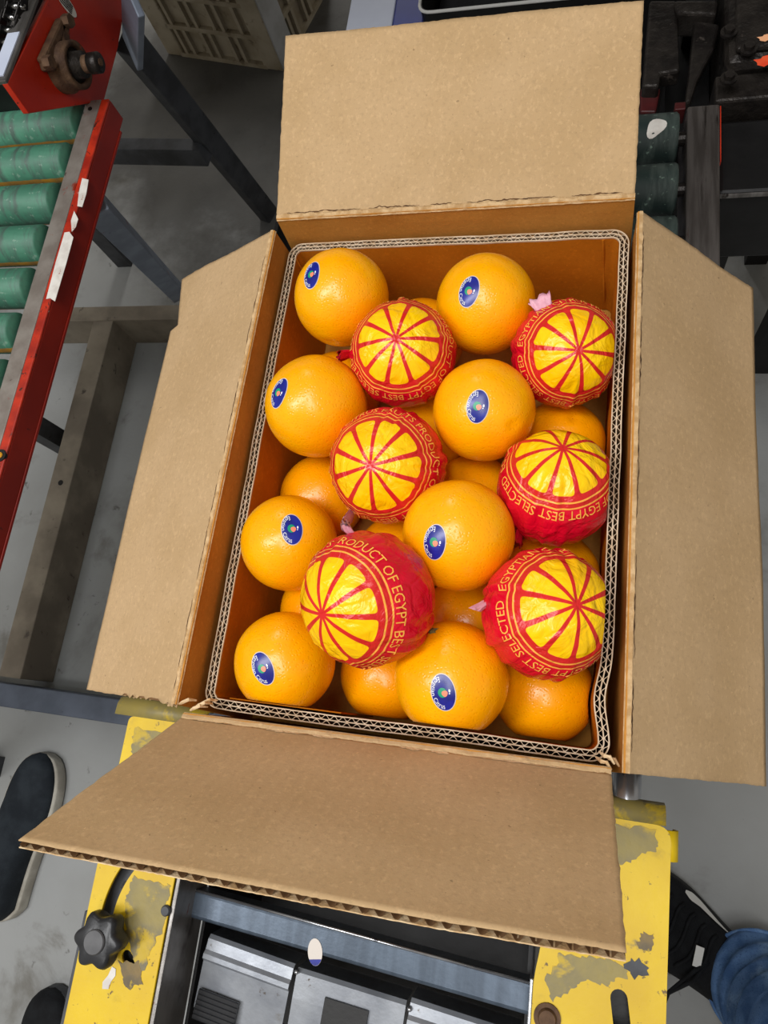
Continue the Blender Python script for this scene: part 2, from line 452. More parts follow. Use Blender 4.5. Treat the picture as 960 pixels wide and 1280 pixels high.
def plate(name, outline, holes, z, th, m, parent, bevel=0.0):
    """flat plate with real cut-outs: a filled 2D curve turned into a mesh"""
    cu = bpy.data.curves.new(name, 'CURVE'); cu.dimensions = '2D'; cu.fill_mode = 'BOTH'; cu.extrude = th / 2
    for poly in [outline] + holes:
        sp = cu.splines.new('POLY'); sp.points.add(len(poly) - 1); sp.use_cyclic_u = True
        for q, p in zip(sp.points, poly): q.co = (p[0], p[1], 0, 1)
    o = bpy.data.objects.new(name, cu); COL.objects.link(o)
    dg = bpy.context.evaluated_depsgraph_get()
    me = bpy.data.meshes.new_from_object(o.evaluated_get(dg))
    bm = bmesh.new(); bm.from_mesh(me); bpy.data.objects.remove(o); bpy.data.curves.remove(cu); bpy.data.meshes.remove(me)
    for v in bm.verts: v.co.z += z - th / 2
    bmesh.ops.remove_doubles(bm, verts=bm.verts[:], dist=1e-5)
    return obj(name, bm, m, parent, bevel=bevel)


_TXT = {}


def text2d(s):
    """outline lettering as flat polygons: verts (x, y), faces"""
    if s not in _TXT:
        cu = bpy.data.curves.new('lettering', 'FONT'); cu.body = s; cu.size = 1.0; cu.resolution_u = 2
        o = bpy.data.objects.new('lettering', cu); COL.objects.link(o)
        dg = bpy.context.evaluated_depsgraph_get()
        me = bpy.data.meshes.new_from_object(o.evaluated_get(dg))
        _TXT[s] = ([(v.co.x, v.co.y) for v in me.vertices], [tuple(p.vertices) for p in me.polygons])
        bpy.data.objects.remove(o); bpy.data.curves.remove(cu); bpy.data.meshes.remove(me)
    return _TXT[s]


def round_poly(pts, rads, n=6):
    out = []
    N = len(pts)
    for i in range(N):
        p = Vector(pts[i]); a = (Vector(pts[i - 1]) - p); b = (Vector(pts[(i + 1) % N]) - p); r = rads[i]
        if r == 0: out.append(tuple(p)); continue
        a = p + a.normalized() * r; b = p + b.normalized() * r
        for k in range(n + 1):
            t = k / n; out.append(tuple((1 - t) ** 2 * a + 2 * t * (1 - t) * p + t * t * b))
    return out


# ------------------------------------------------------------------ setting
FL = -Z0
bm = bmesh.new()
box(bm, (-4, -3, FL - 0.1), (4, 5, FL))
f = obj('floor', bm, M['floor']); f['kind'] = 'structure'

bm = bmesh.new()  # added slab on posts, unseen, keeps lamp light off the far floor
box(bm, (-2.2, .48, .26), (1.6, 1.35, .29)); box(bm, (-2.2, .46, .29), (1.6, .49, .34)); box(bm, (-2.2, 1.33, .29), (1.6, 1.36, .34))
for x in (-2.1, 1.5):
    for y in (.52, 1.30): box(bm, (x - .03, y - .03, FL), (x + .03, y + .03, .26))
f = obj('overhead_shade_slab', bm, M['black']); f['kind'] = 'structure'; f['label'] = 'added dark slab that shades the far floor, out of view'

# ------------------------------------------------------------------ the carton
carton = thing('cardboard_carton', 'open brown corrugated cardboard carton with four folded-out flaps, full of oranges', 'carton', (0, 0, -0.139))
HING = {'top': [at(346, 271, 0), at(794, 244, 0)], 'right': [at(802, 264, 0), at(785, 967, 0)],
        'bottom': [at(228, 896, 0), at(764, 966, 0)], 'left': [at(340, 288, 0), at(216, 880, 0)]}
OUTP = {'top': [(357, 45), (805, 0)], 'right': [(941, 360), (959, 983)], 'bottom': [(23, 1050), (783, 1192)], 'left': [(227, 349), (108, 862)]}
ANG = {'top': 18.8, 'right': -46.0, 'bottom': 64.7, 'left': -30.4}
OUTV = {'top': (0, 1, 0), 'right': (1, 0, 0), 'bottom': (0, -1, 0), 'left': (-1, 0, 0)}
BT = -0.139
WALLB = {'top': [(-.154, .2145), (.154, .2145)], 'right': [(.154, .2145), (.154, -.2145)], 'bottom': [(-.154, -.2145), (.154, -.2145)], 'left': [(-.154, .2145), (-.154, -.2145)]}


def n1(a, b=0.0, c=0.0): return noise.noise(Vector((a, b, c)))


def build_flap(side):
    A, B = HING[side]; o = Vector(OUTV[side]); a = math.radians(ANG[side])
    hd = (B - A).normalized(); d = (o * math.cos(a) + Vector((0, 0, math.sin(a)))); d = (d - hd * d.dot(hd)).normalized()
    nrm = hd.cross(d).normalized()
    if side in ('bottom', 'left'): pass
    # inner face looks towards the carton's inside / up
    if nrm.z < 0: nrm = -nrm
    C = []
    for px in OUTP[side]:
        r = ray(*px); t = (A - CAM).dot(nrm) / r.dot(nrm); C.append(CAM + r * t)
    seed = {'top': 3, 'right': 11, 'bottom': 23, 'left': 37}[side]
    NU, NV = 130, 40

    def P(u, v, jag=True):
        vv = v
        if side == 'left' and u < 0.145: vv *= 1 - 0.09 * u / 0.145
        p0 = A.lerp(B, u); p1 = C[0].lerp(C[1], u); p = p0.lerp(p1, vv)
        # gentle warp of the board
        p = p + nrm * (0.0022 * n1(u * 2.3 + seed, v * 2.1) * v)
        if jag:
            L = (C[0] - A).length; W_ = (B - A).length
            if u in (0.0, 1.0): p += hd * (0.0005 * n1(v * 60, seed) + 0.0007 * n1(v * 210, seed))
            if v == 1.0: p += d * (0.0005 * n1(u * 140, seed) + 0.0008 * n1(u * 9, seed))
            if side == 'left' and u == 1.0 and v < 0.55:
                p += hd * (0.006 * max(0, n1(v * 26, 5.5) + 0.15) - 0.002)
        return p
    g = [[P(i / NU, j / NV) for i in range(NU + 1)] for j in range(NV + 1)]
    T = 0.0046 if side == 'bottom' else 0.004; t = 0.0006
    mt = M['kraft'] if side in ('top', 'bottom') else M['kraft_y']

    def slab(off0, off1, name, m, parent):
        b = bmesh.new()
        top = sheet(b, [[p - nrm * off0 for p in r] for r in g]); bot = sheet(b, [[p - nrm * off1 for p in r] for r in g])
        def rim(a_, b_):
            for i in range(len(a_) - 1): b.faces.new((a_[i], a_[i + 1], b_[i + 1], b_[i]))
        rim(top[0], bot[0]); rim(top[-1], bot[-1]); rim([r[0] for r in top], [r[0] for r in bot]); rim([r[-1] for r in top], [r[-1] for r in bot])
        return obj(name, b, m, parent, smooth=False)
    fl = slab(0, t, 'flap', mt, carton)
    for p in fl.data.polygons: p.use_smooth = True
    fl['label'] = {'top': 'large upper flap, nearly level', 'right': 'flap on the right side, hanging down', 'bottom': 'lower flap standing up towards the camera',
                   'left': 'pale flap on the left side with ragged lower corner'}[side]
    slab(T - t, T, 'outer_liner', M['torn'] if side == 'bottom' else mt, fl)
    # fluting between the two liners, waves along the hinge
    W_ = (C[1] - C[0]).length; nw = int(W_ / 0.0075); K = 10
    b = bmesh.new(); rows = []
    for j in range(0, 7):
        v = 0.03 + 0.968 * j / 6
        row = []
        for i in range(nw * K + 1):
            u = 0.001 + 0.998 * i / (nw * K)
            s = max(-1, min(1, 1.25 * math.sin(2 * PI * i / K)))
            row.append(P(u, v, False) - nrm * (T / 2 + s * (T / 2 - t)))
        rows.append(row)
    sheet(b, rows)
    obj('fluting', b, M['flute'], fl, smooth=True)
    # the scored fold: a ragged pale ridge where the liner cracked
    b = bmesh.new(); rows = [[], [], [], []]
    for i in range(261):
        u = i / 260; p = A.lerp(B, u)
        wv = 0.0008 + 0.0010 * n1(u * 46, seed) + 0.0006 * n1(u * 130, seed)
        h = 0.0009 + 0.0012 * max(0, n1(u * 60, seed, 4))
        sh = 0.0012 * n1(u * 22, seed, 9)
        up = (nrm + Vector((0, 0, 1)) * 0.3).normalized()
        rows[0].append(p + d * (wv + sh + .001)); rows[1].append(p + d * (sh + .0008) + up * h)
        rows[2].append(p - o * (.0014 - sh * .5) + up * h * 0.7); rows[3].append(p - o * 0.0034 + Vector((0, 0, -0.0012 - wv * 0.5)))
    sheet(b, rows)
    obj('cracked_fold', b, M['kraft'] if side == 'bottom' else M['fold'], fl, smooth=False)
    if side != 'bottom':
        for u0, u1 in {'top': ((.03, .26), (.28, .43), (.46, .52), (.56, .80), (.84, .97)), 'left': ((.06, .30), (.33, .52), (.55, .78), (.80, .98)), 'right': ((.04, .20), (.22, .38), (.42, .60), (.66, .83), (.86, .97))}[side]:
            ra_, rb_ = [], []
            for i in range(61):
                u = u0 + (u1 - u0) * i / 60; e = math.sin(PI * i / 60) ** .4
                c_ = P(u, 0.0, False) + d * (.0026 + .0013 * n1(u * 30, seed + 2) + .0007 * n1(u * 120, seed)) + nrm * .00025
                q = e * max(.0001, .00045 + .0006 * n1(u * 70, seed + 5))
                ra_.append(c_ - d * q); rb_.append(c_ + d * q)
            b = bmesh.new(); sheet(b, [ra_, rb_]); obj('open_crack', b, M['crack'], fl)
    return fl, P, nrm


FL_INFO = {s: build_flap(s) for s in ('top', 'right', 'bottom', 'left')}

# pale scuffs where the liner peeled beside the lower fold
fl, P, nrm = FL_INFO['bottom']
for (u0, u1, v0, wd) in ((0.02, 0.14, 0.012, .0012), (0.22, 0.33, 0.012, .0022), (0.34, 0.40, 0.014, .0022), (0.55, 0.60, 0.018, .0016), (0.62, 0.66, .02, .0018), (0.70, 0.93, 0.018, .0007)):
    r0, r1 = [], []
    for i in range(25):
        u = u0 + (u1 - u0) * i / 24; e = math.sin(PI * i / 24) ** 0.5
        c = P(u, v0 + 0.006 * n1(u * 30, 2), False) + nrm * 0.0004
        dd = (P(u, 0.3, False) - P(u, 0.0, False)).normalized()
        q = wd * e * (1 + 0.9 * n1(u * 120, 8))
        r0.append(c - dd * q); r1.append(c + dd * q)
    b = bmesh.new(); sheet(b, [r0, r1]); obj('peeled_scuff', b, M['torn'], fl)

for side in ('top', 'right', 'bottom', 'left'):
    A, B = HING[side]; o = -Vector(OUTV[side]); th = 0.0026
    b0 = [Vector((x, y, BT)) for x, y in WALLB[side]]
    b = bmesh.new()
    N, Kz = 60, 10
    inn = [[A.lerp(B, i / N).lerp(b0[0].lerp(b0[1], i / N), j / Kz) + o * (0.0006 * n1(i * .2, j * .5)) for i in range(N + 1)] for j in range(Kz + 1)]
    out = [[p + o * th for p in r] for r in inn]
    a_ = sheet(b, inn); c_ = sheet(b, out)
    for X, Y in ((a_[0], c_[0]), (a_[-1], c_[-1]), ([r[0] for r in a_], [r[0] for r in c_]), ([r[-1] for r in a_], [r[-1] for r in c_])):
        for i in range(len(X) - 1): b.faces.new((X[i], X[i + 1], Y[i + 1], Y[i]))
    obj('side_panel', b, M['kraft_bounce_wall'], carton)
b = bmesh.new(); box(b, (-.155, -.2155, BT), (.155, .2155, BT + .004)); obj('carton_bottom', b, M['kraft_bounce_wall'], carton)
# torn shreds at the two near corners
b = bmesh.new()
for (px, py, z, ex) in ((238, 888, -.004, 1), (224, 880, -.002, .8), (244, 884, -.006, .9), (210, 882, -.01, .7), (250, 880, -.01, .6)):
    c = at(px, py, z)
    tube(b, [c, c + Vector((.004, .002 * ex, .003)), c + Vector((.008, .004, .003 * ex)), c + Vector((.011, .004, -.004))], lambda t: .0007 + .0007 * math.sin(PI * t), 5)
obj('torn_shred', b, M['torn'], carton)
b = bmesh.new()
for (px, py, z) in ((768, 955, -.006), (764, 962, -.004), (774, 958, -.012)):
    c = at(px, py, z)
    tube(b, [c, c + Vector((-.003, .004, .002)), c + Vector((-.006, .004, .001)), c + Vector((-.009, .006, -.006))], lambda t: .0007 + .0007 * math.sin(PI * t), 5)
obj('torn_shred', b, M['torn'], carton)

# ------------------------------------------------------------------ the double-wall sleeve inside the carton, its cut edge showing
sleeve = thing('corrugated_sleeve', 'double-wall corrugated cardboard sleeve lining the carton, wavy cut edge showing all round', 'box liner', (0, 0, -0.134))
HX, HY, RC = 0.1448, 0.2040, 0.010
PATH = []


def add_line(p, q, n):
    for i in range(n): PATH.append(Vector(p).lerp(Vector(q), i / n))


def add_arc(c, a0, a1, n):
    for i in range(n):
        a = a0 + (a1 - a0) * i / n; PATH.append(Vector((c[0] + RC * math.cos(a), c[1] + RC * math.sin(a))))


add_line((-HX + RC, HY), (HX - RC, HY), 560); add_arc((HX - RC, HY - RC), PI / 2, 0, 30)
add_line((HX, HY - RC), (HX, -HY + RC), 800); add_arc((HX - RC, -HY + RC), 0, -PI / 2, 30)
add_line((HX - RC, -HY), (-HX + RC, -HY), 560); add_arc((-HX + RC, -HY + RC), -PI / 2, -PI, 30)
add_line((-HX, -HY + RC), (-HX, HY - RC), 800); add_arc((-HX + RC, HY - RC), PI, PI / 2, 30)
NP = len(PATH); ARC = [0.0]
for i in range(NP): ARC.append(ARC[-1] + (PATH[(i + 1) % NP] - PATH[i]).length)
NORM = []
for i in range(NP):
    t = (PATH[(i + 1) % NP] - PATH[i - 1]).normalized(); NORM.append(Vector((-t.y, t.x)))   # outward for this clockwise path
TOT = ARC[-1]; NWAVE = 208


def sleeve_pt(i, off, z):
    i %= NP; p = PATH[i]; s = ARC[i]
    k = 0.0009 * n1(p.x * 9, p.y * 9) + 0.0004 * n1(p.x * 40, p.y * 40)
    if p.x > HX - .004: k -= 0.0045 * math.exp(-((p.y + .165) / .020) ** 2)           # dented by the near right corner
    zz = z
    if z > -0.05: zz += 0.0010 * n1(p.x * 14, p.y * 14, 3) + 0.0005 * n1(p.x * 60, p.y * 60, 3)
    q = p + NORM[i] * (off + k)
    if p.y < 0: q.y += .0022 * min(1, max(0, -p.y - .18) / .02)
    if p.x < -.14: q.x += .0010
    return Vector((q.x, q.y, zz))


RIM, SB = -0.029, -0.1335
TH = 0.0074
for nm, o0, o1, m_ in (('inner_liner', -TH / 2, -TH / 2 + .0006, M['kraft_bounce_in']), ('middle_liner', -.0003, .0003, M['flute']), ('outer_liner', TH / 2 - .0006, TH / 2, M['kraft_bounce_in'])):
    b = bmesh.new(); rings = []
    zs = [RIM, RIM - .012, RIM - .03, RIM - .06, SB] if nm != 'middle_liner' else [RIM, RIM - .012, RIM - .03]
    for off, zz in [(o0, z) for z in zs[::-1]] + [(o1, z) for z in zs]:
        rings.append([sleeve_pt(i, off, zz) for i in range(0, NP, 2)])
    R_ = loft(b, rings, True, False)
    for i in range(len(R_[0])): b.faces.new((R_[0][i], R_[0][(i + 1) % len(R_[0])], R_[-1][(i + 1) % len(R_[0])], R_[-1][i]))
    obj(nm, b, m_, sleeve, smooth=False)
    # pale raw edge of each liner
    b = bmesh.new(); e0, e1 = (o0 - .00012, o1 + .00012)
    sheet(b, [[sleeve_pt(i, e0, RIM) + Vector((0, 0, -.0012)) for i in range(0, NP + 2, 2)], [sleeve_pt(i, e0, RIM) + Vector((0, 0, .0003)) for i in range(0, NP + 2, 2)],
              [sleeve_pt(i, e1, RIM) + Vector((0, 0, .0003)) for i in range(0, NP + 2, 2)], [sleeve_pt(i, e1, RIM) + Vector((0, 0, -.0012)) for i in range(0, NP + 2, 2)]])
    obj('raw_edge', b, M['paper'], sleeve)
for mid, ph, nw in ((-TH / 4 - .00005, 0.0, NWAVE), (TH / 4 + .00005, 0.9, int(NWAVE * 0.86))):
    amp = TH / 4 - .0007
    A_, B_, A2, B2 = [], [], [], []
    for i in range(NP + 1):
        q = max(-1, min(1, 1.2 * math.sin(2 * PI * nw * ARC[i] / TOT + ph + 0.5 * n1(ARC[i] * 30, ph))))
        off = mid + amp * q
        A_.append(sleeve_pt(i, off - .0003, RIM)); B_.append(sleeve_pt(i, off + .0003, RIM))
        A2.append(sleeve_pt(i, off - .0003, RIM - .03)); B2.append(sleeve_pt(i, off + .0003, RIM - .03))
    b = bmesh.new(); sheet(b, [A2, A_]); sheet(b, [B2, B_])
    fo = obj('fluting', b, M['flute'], sleeve, smooth=False)
    b = bmesh.new(); sheet(b, [[p - Vector((0, 0, .001)) for p in A_], A_, B_, [p - Vector((0, 0, .001)) for p in B_]])
    obj('cut_edge', b, M['paper'], fo, smooth=False)
# fold-in strip of the sleeve along the near left corner
b = bmesh.new()
box(b, (-.130, -.1969, -.132), (-.040, -.1961, -.036)); obj('inner_fold', b, M['kraft_bounce_in'], sleeve)
# vertical bend marks in two far corners
for (x, y) in ((.128, .2005), (-.1405, .193)):
    b = bmesh.new(); tube(b, [(x + .0006 * k, y - .0006 * math.sin(k), -.031 - .009 * k) for k in range(11)], lambda t: .0012, 6)
    obj('bend_ridge', b, M['kraft_bounce_in'], sleeve)

# ------------------------------------------------------------------ fruit
TOP = {  # centre (z from fold line), radius
    'A1': ((-.085, .1427, -.0186), .0405), 'A2': ((.0372, .140, -.029), .0407), 'A3': ((-.0916, .0409, -.0189), .0418), 'A4': ((.0451, .042, -.023), .0394),
    'A5': ((-.1022, -.0713, -.0351), .0386), 'A6': ((.0372, -.0627, -.0097), .0403), 'A7': ((-.090, -.1647, -.0364), .0385), 'A8': ((.0398, -.1629, -.0276), .0403)}
WRP = {'W1': ((-.0231, .0864, -.0147), .0429), 'W2': ((.1034, .0947, -.0294), .0417), 'W3': ((-.0236, -.0095, -.0154), .045), 'W4': ((.103, -.018, -.0246), .043),
       'W5': ((-.0155, -.1194, .0204), .0461), 'W6': ((.1029, -.1139, -.0074), .0441)}
LZ = -.1335 + .0385
LOW = {'L1': (400, 622), 'L2': (472, 850), 'L3': (681, 866), 'L4': (714, 558), 'L5': (-.0811, -.1153), 'L6': (.034, -.0082), 'L7': (.0276, -.1223), 'L8': (-.0236, -.0642),
       'L9': (.103, -.0713), 'L10': (-.1016, .0911), 'L11': (-.0284, .1457), 'L12': (.097, .1412), 'L13': (-.0175, .049)}
STK = {'A1': ((389, 343), (.10, 1)), 'A2': ((586, 364), (-.30, .95)), 'A3': ((348, 491), (-.45, .9)), 'A4': ((597, 508), (-.15, 1)), 'A5': ((365, 661), (.06, 1)),
       'A6': ((543, 678), (-.2, 1)), 'A7': ((328, 836), (.45, .9)), 'A8': ((554, 866), (.2, 1))}
LAB = {
    'A1': 'bare orange in the far left corner of the carton, blue sticker on its left edge',
    'A2': 'bare orange by the far wall between two wrapped ones, blue sticker upper left',
    'A3': 'bare orange with shiny highlight touching left sleeve wall, second from far end',
    'A4': 'bare orange in the middle column, directly below the far wall orange, sticker at centre',
    'A5': 'bare orange at left sleeve wall, third from far end, sticker near its top',
    'A6': 'large bare orange in the middle column, third from far end, sticker on its left',
    'A7': 'bare orange in the near left corner of the carton, tilted blue sticker on its left',
    'A8': 'large bare orange at near wall of carton with green stem button and blue sticker',
    'W1': 'red and yellow paper-wrapped orange, farthest in the left wrapped column',
    'W2': 'red and yellow paper-wrapped orange in the far right corner beside the sleeve wall',
    'W3': 'red and yellow paper-wrapped orange, middle one of the left wrapped column',
    'W4': 'red and yellow paper-wrapped orange by right sleeve wall showing plain red below its wheel',
    'W5': 'paper-wrapped orange at near left, turned so its yellow wheel faces left, much plain red',
    'W6': 'largest-looking paper-wrapped orange at near right, bright glint on its yellow wheel',
    'L1': 'lower-layer orange at left, seen in the gap between two stickered oranges',
    'L2': 'lower-layer orange near the carton front, below the left-turned wrapped orange',
    'L3': 'lower-layer orange in the near right corner, under the near right wrapped orange',
    'L4': 'lower-layer orange at right wall, between the two far right wrapped oranges',
    'L5': 'lower-layer orange peeking out just above the near left corner orange',
    'L6': 'lower-layer orange between the middle column oranges, mostly hidden',
    'L7': 'lower-layer orange with wet-looking peel above the orange with the stem button',
    'L8': 'lower-layer orange sliver under the middle left wrapped orange',
    'L9': 'lower-layer orange at right wall, behind the near right wrapped orange',
    'L10': 'lower-layer orange sliver between the first two oranges of the left wall',
    'L11': 'lower-layer orange sliver by the far wall behind the farthest left wrapped orange',
    'L12': 'lower-layer orange sliver behind the far right corner wrapped orange',
    'L13': 'lower-layer orange in the dark gap between two left wrapped oranges'}
SPH = {}
for d_ in (TOP, WRP):
    for k_, (c, r) in d_.items(): SPH[k_] = (Vector(c), r)
for k_, q in LOW.items():
    if abs(q[0]) > 1: c = at(q[0], q[1], LZ)
    else: c = Vector((q[0], q[1], LZ))
    c.x = max(-.1025, min(.1025, c.x)); c.y = max(-.162, min(.162, c.y))
    SPH[k_] = (c, .0385)
# let the lower fruit shift aside until none of them overlap
names = list(SPH)
for it in range(300):
    for a in names:
        if a[0] != 'L': continue
        for c_ in names:
            if c_ == a: continue
            d = SPH[a][0] - SPH[c_][0]; ov = SPH[a][1] + SPH[c_][1] - d.length
            if ov > 0:
                if c_[0] == 'L':
                    d.z = 0
                    m_ = d.normalized() * ov * .25; SPH[a][0].__iadd__(m_); SPH[c_][0].__isub__(m_)
                else:
                    d.z = 0; SPH[a][0].__iadd__(d.normalized() * min(ov, .002) * .15)
        SPH[a][0].x = max(-.1028, min(.1028, SPH[a][0].x)); SPH[a][0].y = max(-.1618, min(.1618, SPH[a][0].y))


def hit(px, c, r):
    d = ray(*px).normalized(); oc = CAM - c; b_ = oc.dot(d); disc = b_ * b_ - oc.dot(oc) + r * r
    t = -b_ - math.sqrt(max(disc, 0)); return (CAM + d * t - c).normalized()


def sphere_bm(r, nu=64, nv=40):
    b = bmesh.new(); bmesh.ops.create_uvsphere(b, u_segments=nu, v_segments=nv, radius=r); return b


def clampbox(p, c, key):
    """flatten against the sleeve walls and neighbouring fruit, in scene coordinates"""
    q = c + p
    mx = .1396 - .0047 * math.exp(-((q.y + .165) / .020) ** 2)
    q.x = max(-.1386, min(mx, q.x)); q.y = max(-.1954, min(.1980, q.y))
    return q - c


def tangent_frame(n, pxdir):
    u = ROT @ Vector((pxdir[0], -pxdir[1], 0)); u = (u - n * u.dot(n)).normalized(); v = n.cross(u); return u, v


def build_orange(key):
    c, r = SPH[key]; lower = key[0] == 'L'
    rnd = random.Random(key)
    b = sphere_bm(r)
    dim = {'A1': hit((413, 428), c, r), 'A4': hit((641, 532), c, r), 'L4': hit((716, 522), c, r)}.get(key)
    for v in b.verts:
        d = v.co.normalized()
        k = 1 + .012 * n1(d.x * 1.6 + c.x * 90, d.y * 1.6 + c.y * 90, d.z * 1.6) + .003 * n1(d.x * 6, d.y * 6 + c.x * 40, d.z * 6)
        if dim is not None:
            a = d.angle(dim); k -= .045 * math.exp(-(a / .09) ** 2); k += .010 * math.exp(-((a - .22) / .12) ** 2)
        v.co = clampbox(d * r * k, c, key)
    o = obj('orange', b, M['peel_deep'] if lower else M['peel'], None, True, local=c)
    tag(o, LAB[key], 'orange', 'oranges of the lower layer' if lower else 'bare oranges with blue stickers')

    def surf(n, lift):
        k = 1 + .012 * n1(n.x * 1.6 + c.x * 90, n.y * 1.6 + c.y * 90, n.z * 1.6) + .003 * n1(n.x * 6, n.y * 6 + c.x * 40, n.z * 6)
        return clampbox(n * (r * k), c, key) + n * lift
    if key in STK:
        px, dr = STK[key]; n0 = hit(px, c, r); u, v = tangent_frame(n0, dr)
        if (ROT.transposed() @ v).x < 0: v = -v          # emblem side looks to the right of the picture
        SA, SB_ = .0126, .0083

        def mp(x, y, lift):
            q = math.hypot(x, y)
            if q < 1e-9: return surf(n0, lift)
            t = (u * x + v * y) / q; return surf(n0 * math.cos(q / r) + t * math.sin(q / r), lift)

        def disc(name, fx, m, par, lift, rings=5, n=40):
            b2 = bmesh.new(); cen = b2.verts.new(mp(*fx(0, 0), lift)); prev = None
            for j in range(1, rings + 1):
                cur = [b2.verts.new(mp(*fx(2 * PI * i / n, j / rings), lift)) for i in range(n)]
                for i in range(n):
                    if prev is None: b2.faces.new((cen, cur[i], cur[(i + 1) % n]))
                    else: b2.faces.new((prev[i], cur[i], cur[(i + 1) % n], prev[(i + 1) % n]))
                prev = cur
            return obj(name, b2, m, par, True, local=c)
        st = disc('fruit_sticker', lambda a, s: (SA * s * math.cos(a), SB_ * s * math.sin(a)), M['st_white'], o, .00025)
        st['label'] = 'oval blue sticker with white lettering'
        disc('blue_field', lambda a, s: (SA * .95 * s * math.cos(a), SB_ * .93 * s * math.sin(a)), M['st_blue'], st, .0004)
        disc('green_leaf', lambda a, s: (-.0002 + .0032 * s * math.cos(a), -.0004 + .0029 * s * math.sin(a)), M['st_green'], st, .00055, 3, 24)
        disc('coral_fruit', lambda a, s: (.0006 + .0020 * s * math.cos(a), .0010 + .0019 * s * math.sin(a) * (1 - .25 * math.cos(a))), M['st_coral'], st, .0007, 3, 20)
        b2 = bmesh.new()
        for (x, y, a, b_) in ((-.0008, .0043, .0011, .0006), (.0010, .0040, .0004, .0005)):
            ring = [b2.verts.new(mp(x + a * math.cos(2 * PI * i / 10), y + b_ * math.sin(2 * PI * i / 10), .0007)) for i in range(10)]; b2.faces.new(ring)
        obj('white_sprig', b2, M['st_text'], st, local=c)
        V2, F2 = text2d('Egyptian Citrus'); wd = max(x for x, y in V2)
        b2 = bmesh.new(); vs = []
        a0, a1 = math.radians(186), math.radians(354)
        for x, y in V2:
            a = a0 + (a1 - a0) * x / wd; s = 0.87 - 0.42 * y      # tops of the letters point to the emblem
            vs.append(b2.verts.new(mp(SA * .98 * s * math.cos(a), SB_ * 1.04 * s * math.sin(a), .0006)))
        for f_ in F2:
            try: b2.faces.new([vs[i] for i in f_])
            except ValueError: pass
        obj('lettering', b2, M['st_text'], st, local=c)
    if key in ('A8', 'A6'):
        n0 = hit({'A8': (541, 789), 'A6': (536, 733)}[key], c, r); s_, t_ = n0.orthogonal().normalized(), None; t_ = n0.cross(s_)
        b2 = bmesh.new()
        cen = b2.verts.new(surf(n0, .0018)); ring, ring2 = [], []
        for i in range(20):
            a = 2 * PI * i / 20; q = (.0042 if i % 4 == 0 else .0026) + .0004 * math.sin(i * 5)
            for lst, f_, lift in ((ring, .45, .0016), (ring2, 1.0, .0004)):
                nn = (n0 + (s_ * math.cos(a) + t_ * math.sin(a)) * q * f_ / r).normalized(); lst.append(b2.verts.new(surf(nn, lift)))
        for i in range(20):
            b2.faces.new((cen, ring[i], ring[(i + 1) % 20])); b2.faces.new((ring[i], ring2[i], ring2[(i + 1) % 20], ring[(i + 1) % 20]))
        obj('stem_button', b2, M['calyx'], o, local=c)
    if dim is not None:
        b2 = bmesh.new(); s_ = dim.orthogonal().normalized(); t_ = dim.cross(s_)
        ring = [b2.verts.new(dim * (r * .957) + (s_ * math.cos(i * .6283) + t_ * math.sin(i * .6283)) * .0012 * (1 + .3 * math.sin(i * 2.2))) for i in range(10)]
        cen = b2.verts.new(dim * (r * .962))
        for i in range(10): b2.faces.new((cen, ring[i], ring[(i + 1) % 10]))
        obj('navel', b2, M['navel'], o, local=c)
    return o


for k_ in TOP: build_orange(k_)
for k_ in LOW: build_orange(k_)

POLE = {'W1': ((495, 423), (-.12, 1)), 'W2': ((724, 438), (-.25, 1)), 'W3': ((463, 582), (.1, 1)), 'W4': ((704, 560), (-.15, 1)), 'W5': ((402, 768), (1, .38)), 'W6': ((722, 756), (-.5, 1))}
RING = 'EGYPTIAN CITRUS FRUITS PRODUCT OF EGYPT BEST SELECTED'
TWIST = {'W1': [((433, 440), (-1, .1), 'wrap_red')], 'W2': [((680, 386), (-.5, -1), 'wrap_pale')], 'W3': [((428, 650), (-.6, .9), 'wrap_pale')],
         'W4': [((640, 668), (-.5, 1), 'wrap_red')], 'W5': [((446, 662), (-.5, -1), 'wrap_pale')], 'W6': [((606, 745), (-1, .2), 'wrap_pale')]}


